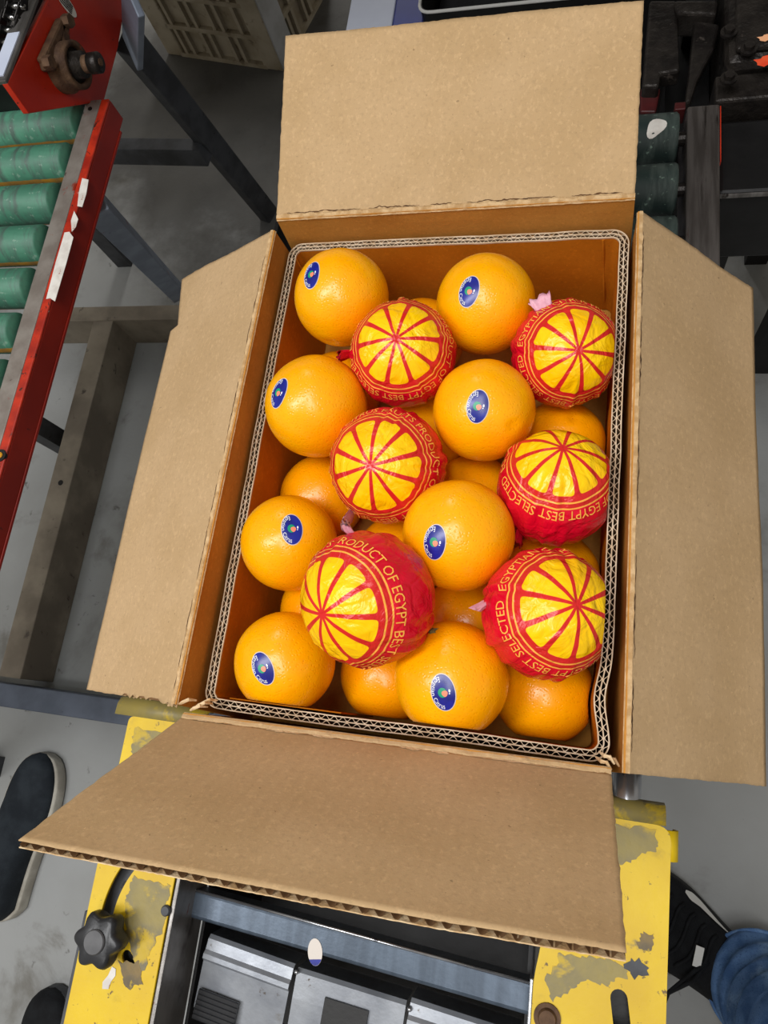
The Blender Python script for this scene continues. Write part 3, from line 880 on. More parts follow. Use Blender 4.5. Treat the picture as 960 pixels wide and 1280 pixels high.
def build_wrapped(key):
    c, r = SPH[key]; px, bd = POLE[key]; n0 = hit(px, c, r)
    x = ROT @ Vector((bd[0], -bd[1], 0)); x = (x - n0 * x.dot(n0)).normalized(); y = n0.cross(x)
    Rm = Matrix((x, y, n0)).transposed()          # columns: local axes in the scene
    sd = ord(key[1]) * 7.3
    rnd = random.Random(key)
    folds = [(rnd.uniform(0, 2 * PI), rnd.uniform(.04, .10), rnd.uniform(.014, .034), rnd.uniform(.35, 1.2)) for _ in range(18)]
    near = [(cc - c, rr) for kk, (cc, rr) in SPH.items() if kk != key and (cc - c).length < r + rr + .004]

    def surf(d, lift=0.0):
        th = d.angle(Vector((0, 0, 1))); ph = math.atan2(d.y, d.x)
        k = 1.0 + .010 * n1(d.x * 2.2 + sd, d.y * 2.2, d.z * 2.2) + .010 * (1 - abs(n1(d.x * 3.6 + sd, d.y * 3.6, d.z * 3.6 + 9)) * 2.2) * .8
        for a, wd, am, t0 in folds:
            q = (ph - a + PI) % (2 * PI) - PI
            g = max(0, min(1, (th - t0) / .5))
            if g > 0: k += am * g * (math.exp(-(q / wd) ** 2) - .6 * math.exp(-((q - wd * 1.6) / wd) ** 2))
        k += .018 * max(0, min(1, (th - 1.1) / .8)) * n1(math.cos(ph) * 5 + sd, math.sin(ph) * 5, th * 1.2)
        p = Rm @ (d * (r * (k - .012)))
        for cc, rr in near:                      # the soft paper gives way where it meets its neighbours
            e = p - cc
            if e.length < rr + .0004: p = cc + e.normalized() * (rr + .0004)
        p = clampbox(p, c, key)
        return Rm.transposed() @ p + d * lift
    b = sphere_bm(1.0, 160, 90)
    for v in b.verts: v.co = surf(v.co.normalized())
    o = obj('wrapped_orange', b, M['wrap'], None, True, local=c, rot=Rm)
    tag(o, LAB[key], 'orange', 'oranges wrapped in printed paper')
    V2, F2 = text2d(RING); wd = max(q[0] for q in V2)
    b = bmesh.new(); vs = []
    best = 42.0 / 53
    for x_, y_ in V2:
        ph = -(x_ / wd - best) * 2 * PI * .975
        th = math.radians(62.0) + math.radians(9.6) * y_ / .72
        d = Vector((math.sin(th) * math.cos(ph), math.sin(th) * math.sin(ph), math.cos(th))); vs.append(b.verts.new(surf(d, .0005)))
    for f_ in F2:
        try: b.faces.new([vs[i] for i in f_])
        except ValueError: pass
    obj('lettering', b, M['print'], o, local=c, rot=Rm)
    for px_, dr, mn in TWIST[key]:
        n = hit(px_, c, r * 1.0); base = c + n * (r * .86)
        t = ROT @ Vector((dr[0], -dr[1], .1)); t = (t - n * t.dot(n) * .5).normalized(); s_ = t.cross(n).normalized()
        b = bmesh.new(); rings = []
        for j in range(7):
            q = j / 6; wv = .0045 + .0045 * q
            rings.append([base + t * (.015 * q) + s_ * wv * math.cos(2 * PI * i / 18) * (1 + .25 * n1(i * 1.3, q * 3, sd)) + n * (.0022 + .002 * n1(i * .9, q * 2, sd)) * math.sin(2 * PI * i / 18) + n * (.002 * math.sin(i * 2.1) * q)
                          for i in range(18)])
        loft(b, rings)
        obj('paper_twist', b, M[mn], o, True)
    return o


for k_ in WRP: build_wrapped(k_)

# ------------------------------------------------------------------ roller table that carries the carton
table = thing('roller_table', 'dark green roller conveyor with black steel side frame under the carton', 'conveyor', (0, .1, FL))
RT = BT - .0262
b = bmesh.new(); lathe(b, (-.2, 0, 0), (.2, 0, 0), [(0, .0242), (.006, .026), (.994, .026), (1, .0242)], 40)
r0 = obj('roller', b, M['roller_dark'], table, True, local=(0, .4225, RT))
b = bmesh.new(); lathe(b, (-.232, 0, 0), (.209, 0, 0), [(0, .007), (1, .007)], 12); s0 = obj('axle', b, M['grease'], r0, local=(0, .4225, RT))
for k in range(1, 10):
    q = again(r0, (0, .4225 - .064 * k, RT), table); again(s0, (0, .4225 - .064 * k, RT), q)
b = bmesh.new()
box(b, (.2085, -.20, RT - .05), (.2125, .452, RT + .008)); box(b, (.2085, -.20, RT + .008), (.240, .452, RT + .013)); box(b, (.236, .26, RT - .05), (.240, .452, RT + .008))
obj('side_rail', b, M['rail_steel'], table, bevel=.002)
b = bmesh.new()
box(b, (-.238, -.20, RT - .05), (-.2325, .475, RT + .008)); obj('side_rail', b, M['black'], table, bevel=.002)
b = bmesh.new(); box(b, (.2402, .38, RT - .02), (.2412, .450, RT + .012)); obj('paint_edge', b, M['red_chip'], table)
for x, y in ((-.235, -.17), (.215, -.17), (-.235, .42), (.215, .42)):
    b = bmesh.new(); box(b, (x - .018, y - .018, FL), (x + .018, y + .018, RT - .05)); obj('leg', b, M['black'], table)
b = bmesh.new(); c = at(823, 163, RT + .028); nn = Vector((0, .25, .97))
ring = []
for i in range(20):
    a = 2 * PI * i / 20; q = 1 + .12 * math.sin(3 * a + 1)
    x_, t_ = .009 * q * math.cos(a) + .003 * math.sin(a), .010 * q * math.sin(a) / .026 - .25
    ring.append(b.verts.new((c.x - .002 + x_, .4225 + .0264 * math.sin(t_), RT + .0264 * math.cos(t_))))
cen = b.verts.new((c.x - .002, .4225 + .0266 * math.sin(-.25), RT + .0266 * math.cos(-.25)))
for i in range(20): b.faces.new((cen, ring[i], ring[(i + 1) % 20]))
obj('worn_sticker', b, M['white_paint'], r0)

# blackened gear drive at the far right
gear = thing('gear_motor', 'black greasy gearbox with bolts and orange paint chips beside the roller table', 'machine', (.35, .6, FL))
gz = -.155
b = bmesh.new(); box(b, (.247, .507, gz - .16), (.46, .80, gz)); obj('gearbox_housing', b, M['grease'], gear, bevel=.010)
b = bmesh.new(); box(b, (.255, .516, gz), (.45, .79, gz + .008)); obj('cover_plate', b, M['grease'], gear, bevel=.004)
for (px, py) in ((912, 94), (937, 57), (912, 36)):
    c = at(px, py, gz + .012)
    b = bmesh.new(); cyl(b, c - Vector((0, 0, .004)), c + Vector((0, 0, .002)), .0055, 6); cyl(b, c - Vector((0, 0, .005)), c - Vector((0, 0, .0025)), .0085, 20)
    obj('bolt', b, M['grease'], gear)
for (px, py, m_, sx, sy) in ((957, 76, 'orange_paint', .010, .006), (958, 47, 'peach_paint', .008, .004)):
    c = at(px, py, gz + .0086); b = bmesh.new()
    b.faces.new([b.verts.new((c.x + sx * math.cos(a * .45) * (1 + .3 * math.sin(a * 2.3)), c.y + sy * math.sin(a * .45) * (1 + .3 * math.cos(a * 1.9)), c.z)) for a in range(14)])
    obj('paint_chip', b, M[m_], gear)
b = bmesh.new(); box(b, (.238, .470, gz - .05), (.46, .505, gz - .012)); obj('mounting_flange', b, M['grease'], gear, bevel=.003)
for (x, y) in ((.44, .53), (.27, .77), (.44, .77)):
    b = bmesh.new(); box(b, (x - .02, y - .02, FL), (x + .02, y + .02, gz - .16)); obj('leg', b, M['black'], gear)
# black guard cover in front of the gearbox, with a pale lower edge
guard = thing('guard_cover', 'matt black sheet metal guard cover right of the roller table', 'guard', (.36, .42, FL))
b = bmesh.new(); box(b, (.246, .372, -.30), (.50, .466, -.190)); obj('cover_panel', b, M['black'], guard, bevel=.004)
b = bmesh.new(); box(b, (.246, .369, -.194), (.50, .3715, -.190)); obj('lower_edge', b, M['worn_steel'], guard)
for x in (.27, .48):
    b = bmesh.new(); box(b, (x - .015, .40, FL), (x + .015, .43, -.30)); obj('leg', b, M['black'], guard)
# cable carrier chain hanging below the guard
cc_ = thing('cable_chain', 'black segmented cable chain trailing below the guard cover to the floor', 'cable chain', (.36, .43, FL))
p0, p1 = at(948, 258, -.42), at(893, 322, -.56)
dz = (p1 - p0); L0 = None
for i in range(9):
    c = p0 + dz * (i / 8)
    b = bmesh.new(); d = dz.normalized()
    bar(b, c - d * .012, c + d * .012, .075, .020)
    bar(b, c + d * .010, c + d * .016, .062, .026)
    o_ = obj('chain_link', b, M['black'] if i % 2 else M['dark_steel'], cc_, bevel=.003)
b = bmesh.new(); tube(b, [p1, p1 + Vector((-.03, -.02, -.08)), (p1.x - .03, p1.y - .05, FL + .015)], .014, 10); obj('cable', b, M['black'], cc_, True)

# brackets between the rollers and the gearbox
brk = thing('drive_bracket', 'blackened steel bracket with dark red base behind the dark rollers', 'bracket', (.22, .52, FL))
b = bmesh.new(); prism(b, [at(812, 0, -.17), at(846, 0, -.17), at(850, 88, -.17), at(826, 92, -.17), at(824, 108, -.17), at(803, 108, -.17)], (0, 0, -.02)); obj('bracket_arm', b, M['grease'], brk, bevel=.003)
b = bmesh.new(); prism(b, [at(801, 110, -.185), at(826, 110, -.185), at(820, 140, -.185), at(800, 140, -.185)], (0, 0, -.015)); obj('red_base', b, M['dark_red'], brk, bevel=.002)
b = bmesh.new(); prism(b, [at(868, 22, -.175), at(900, 30, -.175), at(893, 60, -.175), at(872, 100, -.175), at(864, 126, -.175), at(856, 128, -.175), at(860, 100, -.175)], (0, 0, -.012)); obj('tapered_plate', b, M['grease'], brk, bevel=.003)
b = bmesh.new(); prism(b, [at(843, 0, -.165), at(898, 0, -.165), at(896, 18, -.165), at(846, 16, -.165)], (0, 0, -.03)); obj('cross_piece', b, M['grease'], brk, bevel=.003)
b = bmesh.new(); c = at(851, 132, -.165); box(b, (c.x - .006, c.y - .005, c.z - .02), (c.x + .005, c.y + .005, c.z)); obj('red_tab', b, M['dark_red'], brk, bevel=.001)
for k, (px, py) in enumerate(((830, 40), (875, 8))):
    c = at(px, py, -.2); b = bmesh.new(); box(b, (c.x - .015, c.y - .015, FL), (c.x + .015, c.y + .015, -.19)); obj('post', b, M['black'], brk)
b = bmesh.new(); c = at(846, 98, -.25); box(b, (.196, .485, -.30), (.245, .70, -.24)); obj('base_beam', b, M['black'], brk)

# ------------------------------------------------------------------ sorting machine below the near flap
mach = thing('sorting_machine', 'sorting machine with worn yellow side plates, steel cross bar and metal carriers', 'machine', (-.05, -.45, FL))
YZ = -.15


def xy(px, py, z): q = at(px, py, z); return (q.x, q.y)


def slot(c, d, L, r, n=8):
    d = Vector(d).normalized(); s = Vector((-d.y, d.x)); out = []
    a0 = math.atan2(d.y, d.x); e = Vector(c) + d * (L / 2); f_ = Vector(c) - d * (L / 2)
    for i in range(n + 1):
        a = a0 - PI / 2 + PI * i / n; out.append((e.x + r * math.cos(a), e.y + r * math.sin(a)))
    for i in range(n + 1):
        a = a0 + PI / 2 + PI * i / n; out.append((f_.x + r * math.cos(a), f_.y + r * math.sin(a)))
    return out


# left plate with curved adjusting slot
arc = []
ctr = Vector(xy(236, 1170, YZ)); rr = (Vector(xy(150, 1100, YZ)) - ctr).length
a0 = math.atan2(*(Vector(xy(168, 1070, YZ)) - ctr).yx); a1 = math.atan2(*(Vector(xy(140, 1192, YZ)) - ctr).yx)
if a1 < a0: a1 += 2 * PI
for i in range(21): a = a0 + (a1 - a0) * i / 20; arc.append((ctr.x + (rr + .0062) * math.cos(a), ctr.y + (rr + .0062) * math.sin(a)))
for i in range(21): a = a1 + (a0 - a1) * i / 20; arc.append((ctr.x + (rr - .0062) * math.cos(a), ctr.y + (rr - .0062) * math.sin(a)))
ol = round_poly([(-.284, -.226), (-.206, -.226), (-.204, -.80), (-.282, -.80), (-.284, -.36)], [.006, .006, 0, 0, .01])
lp = plate('guard_plate', ol, [arc, slot(xy(164, 1206, YZ), (Vector(xy(172, 1222, YZ)) - Vector(xy(152, 1188, YZ))), .016, .0052)], YZ, .004, M['yellow'], mach)
b = bmesh.new(); box(b, (-.204, -.80, YZ - .06), (-.200, -.228, YZ - .0005)); obj('plate_edge', b, M['worn_steel'], mach, bevel=.001)
b = bmesh.new(); box(b, (-.294, -.80, YZ - .05), (-.288, -.40, YZ - .012)); box(b, (-.288, -.80, YZ - .02), (-.212, -.23, YZ - .014)); obj('angle_or_added_slot_dark', b, M['dark_steel'], mach)
b = bmesh.new()
for (y0, y1) in ((0, 1),):
    pts = [(-.286, -.226 + .0 * k, YZ) for k in range(1)]
prof = [(.0, 0), (.010, -.001), (.016, -.005), (.018, -.012), (.016, -.018), (.012, -.018), (.013, -.012), (.011, -.007), (0, -.004)]
ra = [Vector((-.300, -.226 + u_, YZ + v_ + .0005)) for u_, v_ in prof]; rb = [Vector((-.206, -.226 + u_, YZ + v_ + .0005)) for u_, v_ in prof]
loft(b, [ra, rb]); obj('rolled_lip', b, M['yellow_dirty'], mach, True)


def blotch(pts, z, m, parent, name='scuffed_patch', seed=1.0):
    # irregular worn patch: outline wobbled, 0.3 mm thick
    P_ = [Vector(q) for q in pts]; n_ = len(P_); out = []
    for i in range(n_):
        a, b_ = P_[i], P_[(i + 1) % n_]
        for k in range(14):
            q = a.lerp(b_, k / 14); w_ = .0035 * n1(q.x * 160, q.y * 160, seed) + .0022 * n1(q.x * 420, q.y * 420, seed); out.append((q.x + w_, q.y - w_ * .7 + .002 * n1(q.y * 200, q.x * 200, seed + 3)))
    return plate(name, out, [], z + .0003, .0003, m, parent)


blotch([(-.276, -.236), (-.214, -.236), (-.214, -.262), (-.240, -.255), (-.262, -.268), (-.274, -.258)], YZ, M['yellow_dirty'], mach, seed=2.2)
blotch([xy(165, 1095, YZ), xy(214, 1108, YZ), xy(203, 1160, YZ), xy(178, 1215, YZ), xy(166, 1200, YZ), xy(158, 1165, YZ), xy(156, 1125, YZ)], YZ, M['yellow_dirty'], mach, seed=5.2)
blotch([xy(150, 1205, YZ), xy(175, 1200, YZ), xy(178, 1230, YZ), xy(158, 1236, YZ)], YZ + .0001, M['yellow_brown'], mach, seed=7.2)
# star knob
kc = at(124, 1175, YZ + .02)
b = bmesh.new(); rings = []
for t, k in ((0, .7), (.1, .92), (.35, 1.0), (.75, 1.0), (.93, .93), (1, .8)):
    rings.append([Vector((kc.x + .0205 * k * (1 + .13 * math.cos(6 * a) * (1 if t > .05 else .5)) * math.cos(a), kc.y + .0205 * k * (1 + .13 * math.cos(6 * a)) * math.sin(a), YZ + .006 + .020 * t))
                  for a in [2 * PI * i / 72 for i in range(72)]])
loft(b, rings); kn = obj('star_knob', b, M['knob'], mach, True)
b = bmesh.new(); lathe(b, (kc.x, kc.y, YZ + .0255), (kc.x, kc.y, YZ + .0285), [(0, .0098), (.6, .0098), (1, .009)], 32); obj('knob_cap', b, M['knob_cap'], kn)
b = bmesh.new(); lathe(b, (kc.x, kc.y, YZ - .02), (kc.x, kc.y, YZ + .007), [(0, .005), (.7, .005), (.75, .011), (1, .011)], 20); obj('knob_stud', b, M['dark_steel'], kn)
c = at(208, 1138, YZ); b = bmesh.new(); lathe(b, (c.x, c.y, YZ), (c.x, c.y, YZ + .003), [(0, .0046), (.5, .0046), (1, .0036)], 18); obj('screw', b, M['dark_steel'], mach)
b = bmesh.new(); c = at(137, 1223, YZ + .0006)
b.faces.new([b.verts.new((c.x + x_ * .001, c.y + y_ * .001, YZ + .0006)) for x_, y_ in ((-5, -9), (1, -8), (2, -2), (5, 3), (4, 8), (0, 9), (-2, 2), (-6, -4))]); obj('torn_label', b, M['white_paint'], mach)

# right plate
ol = round_poly([(.096, -.36), (.11, -.249), (.205, -.249), (.199, -.80), (.108, -.80), (.107, -.375)], [0, .0, .012, 0, 0, 0])
ol = round_poly([(.112, -.345), (.112, -.249), (.204, -.249), (.197, -.80), (.107, -.80), (.107, -.372)], [.016, .0, .012, 0, 0, .012])
plate('guard_plate', ol, [slot(xy(776, 1268, YZ), (Vector(xy(778, 1285, YZ)) - Vector(xy(774, 1250, YZ))), .020, .0062)], YZ, .004, M['yellow'], mach)
blotch([(.116, -.253), (.194, -.253), (.192, -.268), (.165, -.284), (.150, -.272), (.128, -.300), (.116, -.300)], YZ, M['yellow_dirty'], mach, seed=9.2)
blotch([xy(700, 1192, YZ), xy(765, 1200, YZ), xy(785, 1215, YZ), xy(762, 1232, YZ), xy(730, 1225, YZ), xy(690, 1250, YZ), xy(682, 1225, YZ)], YZ, M['yellow_dirty'], mach, seed=12.2)
blotch([xy(800, 1165, YZ), xy(818, 1168, YZ), xy(814, 1190, YZ), xy(798, 1186, YZ)], YZ, M['yellow_brown'], mach, seed=15.2)
b = bmesh.new()
ra = [Vector((.112, -.249 + u_ * .9, YZ + v_ + .0005)) for u_, v_ in prof]; rb = [Vector((.200, -.249 + u_ * .9, YZ + v_ + .0005)) for u_, v_ in prof]
loft(b, [ra, rb]); obj('rolled_lip', b, M['yellow_dirty'], mach, True)
b = bmesh.new(); ra = [Vector((.200 + u_ * .6, -.252, YZ + v_)) for u_, v_ in prof]; rb = [Vector((.200 + u_ * .6, -.274, YZ + v_)) for u_, v_ in prof]
loft(b, [ra, rb]); obj('turned_corner', b, M['yellow'], mach, True)
b = bmesh.new(); box(b, (.1045, -.80, YZ - .05), (.1072, -.372, YZ + .001)); obj('plate_edge', b, M['tube_steel'], mach, bevel=.0008)
for (px, py) in ((684, 1272),):
    c = at(px, py, YZ); b = bmesh.new(); lathe(b, (c.x, c.y, YZ), (c.x, c.y, YZ + .005), [(0, .010), (.3, .010), (.31, .007), (1, .006)], 24); obj('bolt', b, M['rust_iron'], mach)
c = at(795, 1210, YZ); b = bmesh.new()
b.faces.new([b.verts.new((c.x + .0075 * (1 + .35 * math.sin(i * 1.9)) * math.cos(i * .42), c.y + .006 * (1 + .35 * math.cos(i * 2.3)) * math.sin(i * .42), YZ + .0005)) for i in range(15)]); obj('paint_stain', b, M['dark_steel'], mach)
b = bmesh.new(); box(b, (.112, -.80, YZ - .03), (.190, -.31, YZ - .024)); obj('angle_or_added_slot_dark', b, M['black'], mach)  # added black sheet that puts darkness behind the slot
# bright tube leading under the carton
b = bmesh.new(); cyl(b, (.1715, -.29, YZ - .0175), (.1715, -.19, YZ - .0175), .0115, 28); obj('support_tube', b, M['tube_steel'], mach, True)
# black pan added to blacken the gap; cross bar, carriers
b = bmesh.new()
box(b, (-.2, -.80, -.36), (.1045, -.20, -.352)); box(b, (-.2, -.214, -.36), (.1045, -.210, -.20)); box(b, (-.2, -.80, -.36), (-.197, -.21, -.212)); box(b, (.101, -.80, -.36), (.1045, -.21, -.205))
obj('added_gap_dark_pan', b, M['black'], mach)
b = bmesh.new(); BZ = -.185
bar(b, at(196, 1112, BZ - .012), at(672, 1246, BZ - .012), .024, .022)
ob = obj('cross_bar', b, M['bar_steel'], mach, bevel=.0035, seg=3)
A, B = at(196, 1112, BZ - .012), at(672, 1246, BZ - .012); t = (B - A).normalized(); sd_ = Vector((-t.y, t.x, 0))
b = bmesh.new(); cyl(b, A + t * .03 + sd_ * .0112 + Vector((0, 0, .0102)), B - t * .002 + sd_ * .0112 + Vector((0, 0, .0102)), .0014, 10); obj('edge_glint', b, M['tube_steel'], ob, True)  # added bright rod standing in for light caught along the edge
CZ = -.205
for k, (pa, pb, x0) in enumerate((((262, 1168), (368, 1206), 0), ((372, 1210), (508, 1252), 1), ((514, 1248), (650, 1292), 2))):
    A, B = at(*pa, CZ), at(*pb, CZ)
    t = (B - A); Lx = t.length; t.normalize(); dn = Vector((t.y, -t.x, 0)); up = Vector((0, 0, 1))
    b = bmesh.new()
    prof_ = [(0, -.030), (0, -.003), (.003, 0), (.012, .0005), (.015, .003), (.019, .003), (.022, -.001), (.062, -.006), (.066, -.010), (.066, -.045)] if k != 1 else \
            [(0, -.030), (0, -.003), (.003, 0), (.024, -.001), (.060, -.004), (.066, -.010), (.066, -.045)]
    rA = [A + dn * q + up * h for q, h in prof_]; rB = [B + dn * q + up * h for q, h in prof_]
    inA = [p - up * .0018 for p in rA]; inB = [p - up * .0018 for p in rB]
    va = [b.verts.new(p) for p in rA]; vb = [b.verts.new(p) for p in rB]; wa = [b.verts.new(p) for p in inA]; wb = [b.verts.new(p) for p in inB]
    for i in range(len(va) - 1):
        b.faces.new((va[i], va[i + 1], vb[i + 1], vb[i])); b.faces.new((wa[i], wb[i], wb[i + 1], wa[i + 1]))
        b.faces.new((va[i], wa[i], wa[i + 1], va[i + 1])); b.faces.new((vb[i], vb[i + 1], wb[i + 1], wb[i]))
    cp = obj('carrier_plate', b, M['plate_steel'], mach)
    if k == 0:
        for j in range(6):
            b = bmesh.new(); q = A + dn * (.046 + .004 * j) - up * .0 + t * .004; cyl(b, q + up * .000, q + t * .040 + up * .000, .0024, 10); obj('black_rib', b, M['knob'], cp)
    if k == 1:
        b = bmesh.new(); q = A + dn * .030 + t * .030 + up * -.002; bar(b, q, q + t * .040, .030, .008); obj('dark_opening', b, M['black'], cp)  # black block painting the dark of an opening in the carrier
    b = bmesh.new(); q = B + dn * .004 + t * .004 + up * .002; bmesh.ops.create_icosphere(b, subdivisions=2, radius=.0022, matrix=Matrix.Translation(q)); obj('bolt', b, M['tube_steel'], cp, True)
for x, y in ((-.245, -.26), (.155, -.28), (-.245, -.76), (.165, -.76)):
    b = bmesh.new(); box(b, (x - .02, y - .02, FL), (x + .02, y + .02, -.172)); obj('leg', b, M['black'], mach)
b = bmesh.new(); box(b, (-.262, -.78, -.42), (.182, -.74, -.362)); box(b, (-.262, -.28, -.42), (.172, -.24, -.362)); obj('cross_member', b, M['black'], mach)


def flat_sticker(name, c, n, u, a, b_, label, m1, m2, group=None):
    v = n.cross(u)
    b = bmesh.new(); prism(b, [c + u * a * math.cos(2 * PI * i / 28) + v * b_ * math.sin(2 * PI * i / 28) for i in range(28)], n * .0004); o = obj(name, b, m1)
    b = bmesh.new(); prism(b, [c + u * a * .98 * math.cos(t) + v * b_ * .98 * math.sin(t) for t in [PI * (1 + .18) + (PI * .64) * i / 16 for i in range(17)]], n * .0007); obj('blue_end', b, m2, o)
    tag(o, label, 'sticker', group); return o


c = at(394, 1190, BZ - .0008); c.z = BZ - .0008
flat_sticker('fruit_sticker', c, Vector((0, 0, 1)), Vector((.98, .2, 0)).normalized(), .0066, .0105, 'white and blue oval sticker stuck on the steel cross bar', M['st_white'], M['st_blue'])
c = at(472, 1276, CZ - .003); c.z = CZ - .0022
flat_sticker('fruit_sticker', c, Vector((0, 0, 1)), Vector((.95, -.3, 0)).normalized(), .011, .009, 'crumpled blue and coral sticker on the middle metal carrier', M['st_coral'], M['st_blue'])

# ------------------------------------------------------------------ red roller conveyor at the left
conv = thing('roller_conveyor', 'roller conveyor with red chipped side rail, green rollers and a bearing plate', 'conveyor', (-.75, .25, FL))
RY = [.519 - .064 * k for k in range(14)]
RZ = -.163
b = bmesh.new(); lathe(b, (-.22, 0, 0), (.222, 0, 0), [(0, .0232), (.006, .025), (.994, .025), (1, .0232)], 40)
rots = [3.30, 3.25, 3.75, 3.30, 3.7, 3.1, 2.9, 3.2, 3.3, 3.3, 3.3, 3.3, 3.3, 3.3]
rl0 = obj('roller', b, M['roller'], conv, True, local=(-.776, RY[0], RZ), rot=Matrix.Rotation(rots[0], 3, 'X'))
b = bmesh.new(); cyl(b, (-.255, 0, 0), (.228, 0, 0), .007, 12); ax0 = obj('axle', b, M['dark_steel'], rl0, local=(-.776, RY[0], RZ))
for k in range(1, 14):
    q = again(rl0, (-.776, RY[k], RZ), conv, Matrix.Rotation(rots[k], 3, 'X')); again(ax0, (-.776, RY[k], RZ), q)
RX0, RX1, RTZ = -.5475, -.512, -.150
rail = bmesh.new(); box(rail, (RX0, -.45, RTZ - .004), (-.524, .545, RTZ)); ro = obj('side_rail', rail, M['red_worn'], conv, bevel=.0012); ro['label'] = 'red side rail with paint worn to grey steel'
b = bmesh.new(); box(b, (-.524, -.45, RTZ - .004), (RX1, .545, RTZ - .0002)); obj('chipped_edge', b, M['red_chip'], ro, bevel=.0015)
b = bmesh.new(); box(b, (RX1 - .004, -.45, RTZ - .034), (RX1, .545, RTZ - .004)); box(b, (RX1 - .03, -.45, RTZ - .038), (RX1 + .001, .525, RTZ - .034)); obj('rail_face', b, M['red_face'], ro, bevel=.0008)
b = bmesh.new(); cyl(b, (-.537, .53, RTZ - .003), (-.537, .53, RTZ + .0008), .003, 14); obj('bolt_hole', b, M['black'], ro)
for poly in ([(80, 293), (74, 318), (86, 322)], ):
    pass
for pts in ([(81, 291), (87, 290), (92, 297), (83, 330), (69, 377), (63, 373), (58, 374), (70, 328)], [(103, 223), (111, 225), (108, 243), (103, 259), (97, 258), (99, 240)], [(93, 264), (98, 274), (95, 284), (90, 290), (89, 276)]):
    b = bmesh.new(); q = [at(x_, y_, RTZ + .0002) for x_, y_ in pts]; cx = sum(q, Vector()) / len(q); q.sort(key=lambda p: math.atan2(p.y - cx.y, p.x - cx.x)); prism(b, q, (0, 0, .0006)); obj('white_paint_patch', b, M['white_paint'], ro)
c = at(9, 570, RTZ); c.x = -.519
b = bmesh.new(); lathe(b, (c.x, c.y, RTZ - .002), (c.x, c.y, RTZ + .0012), [(0, .0075), (1, .0075)], 20); hole = obj('grommet', b, M['black'], ro)
b = bmesh.new(); lathe(b, (c.x, c.y, RTZ), (c.x + .001, c.y, RTZ + .004), [(0, .0035), (.7, .0035), (1, .002)], 14); obj('cable_end', b, M['cable_yel'], hole)
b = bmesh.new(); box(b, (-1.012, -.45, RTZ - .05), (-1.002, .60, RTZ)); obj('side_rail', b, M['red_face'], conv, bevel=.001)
# bearing plate (upright, facing +x)
XP = -.540
pl = [atx(9, 104, XP), atx(60, 0, XP), Vector((XP, .78, -.040)), Vector((XP, .80, -.150)), atx(147, 62, XP), atx(130, 126, XP), atx(36, 142, XP)]
b = bmesh.new(); prism(b, pl, (-.008, 0, 0)); bp = obj('bearing_plate', b, M['red_paint'], conv, bevel=.001); bp['label'] = 'upright bright red bearing plate'
A, B = pl[0], pl[1]; B = A + (Vector((XP, .78, -.040)) - A)
b = bmesh.new(); bar(b, A + Vector((-.012, 0, .001)), B + Vector((-.012, 0, .001)), .024, .005); obj('top_flange', b, M['worn_steel'], bp, bevel=.001)
b = bmesh.new(); A2 = A + (B - A) * .02; B2 = A + (B - A) * .22
bar(b, A2 + Vector((-.012, 0, .0046)), B2 + Vector((-.012, 0, .0046)), .017, .0015); obj('white_paint_patch', b, M['white_print'], bp)
hc = atx(76, 84, XP)
b = bmesh.new()
lathe(b, hc, hc + Vector((.026, 0, 0)), [(0, .030), (.3, .030), (.45, .027), (1, .027), (1, .021), (.55, .020)], 40, False); b.faces.new  # open housing
obj('bearing_housing', b, M['rust_iron'], bp, True)
b = bmesh.new()
lathe(b, hc + Vector((.004, 0, 0)), hc + Vector((.058, 0, 0)), [(0, .0205), (.35, .0195), (.36, .015), (.55, .015), (.551, .0095), (.74, .0095), (.75, .012), (.97, .012), (1, .010)], 32)
obj('shaft', b, M['grease'], bp, True)
b = bmesh.new(); cyl(b, hc + Vector((.036, 0, 0)), hc + Vector((.0435, 0, 0)), .0102, 24); obj('shaft_collar', b, M['rust_iron'], bp, True)
b = bmesh.new(); cyl(b, hc + Vector((.058, 0, 0)), hc + Vector((.0588, 0, 0)), .0045, 16); obj('shaft_centre', b, M['rust_iron'], bp)
fa, fb_ = atx(72, 28, XP), atx(48, 80, XP)
b = bmesh.new(); bar(b, fa + Vector((.006, 0, 0)), fb_ + Vector((.006, 0, 0)), .012, .012, (1, 0, 0)); bar(b, fa + Vector((.006, 0, 0)), hc + (fa - hc) * .4 + Vector((.006, 0, 0)), .016, .012, (1, 0, 0)); bar(b, fb_ + Vector((.006, 0, 0)), hc + Vector((.006, 0, 0)), .016, .012, (1, 0, 0))
obj('bearing_flange', b, M['rust_iron'], bp, bevel=.003)
for q in (fa, fb_):
    b = bmesh.new(); cyl(b, q + Vector((.010, 0, 0)), q + Vector((.020, 0, 0)), .008, 6); obj('bolt', b, M['rust_iron'], bp)
c = atx(82, 4, XP) + Vector((.0006, 0, 0)); dirv = (atx(92, 17, XP) - atx(74, -6, XP)).normalized(); sv = Vector((1, 0, 0)).cross(dirv)
b = bmesh.new(); prism(b, [c + dirv * .020 * math.cos(2 * PI * i / 24) + sv * .0085 * math.sin(2 * PI * i / 24) for i in range(24)], (.0005, 0, 0)); bd = obj('oval_badge', b, M['white_paint'], bp)
b = bmesh.new()
for k in range(-2, 3): bar(b, c + sv * .003 * k + dirv * -.010 + Vector((.0008, 0, 0)), c + sv * .0024 * k + dirv * .011 + Vector((.0008, 0, 0)), .0011, .0006, (1, 0, 0))
obj('badge_marks', b, M['black'], bd)
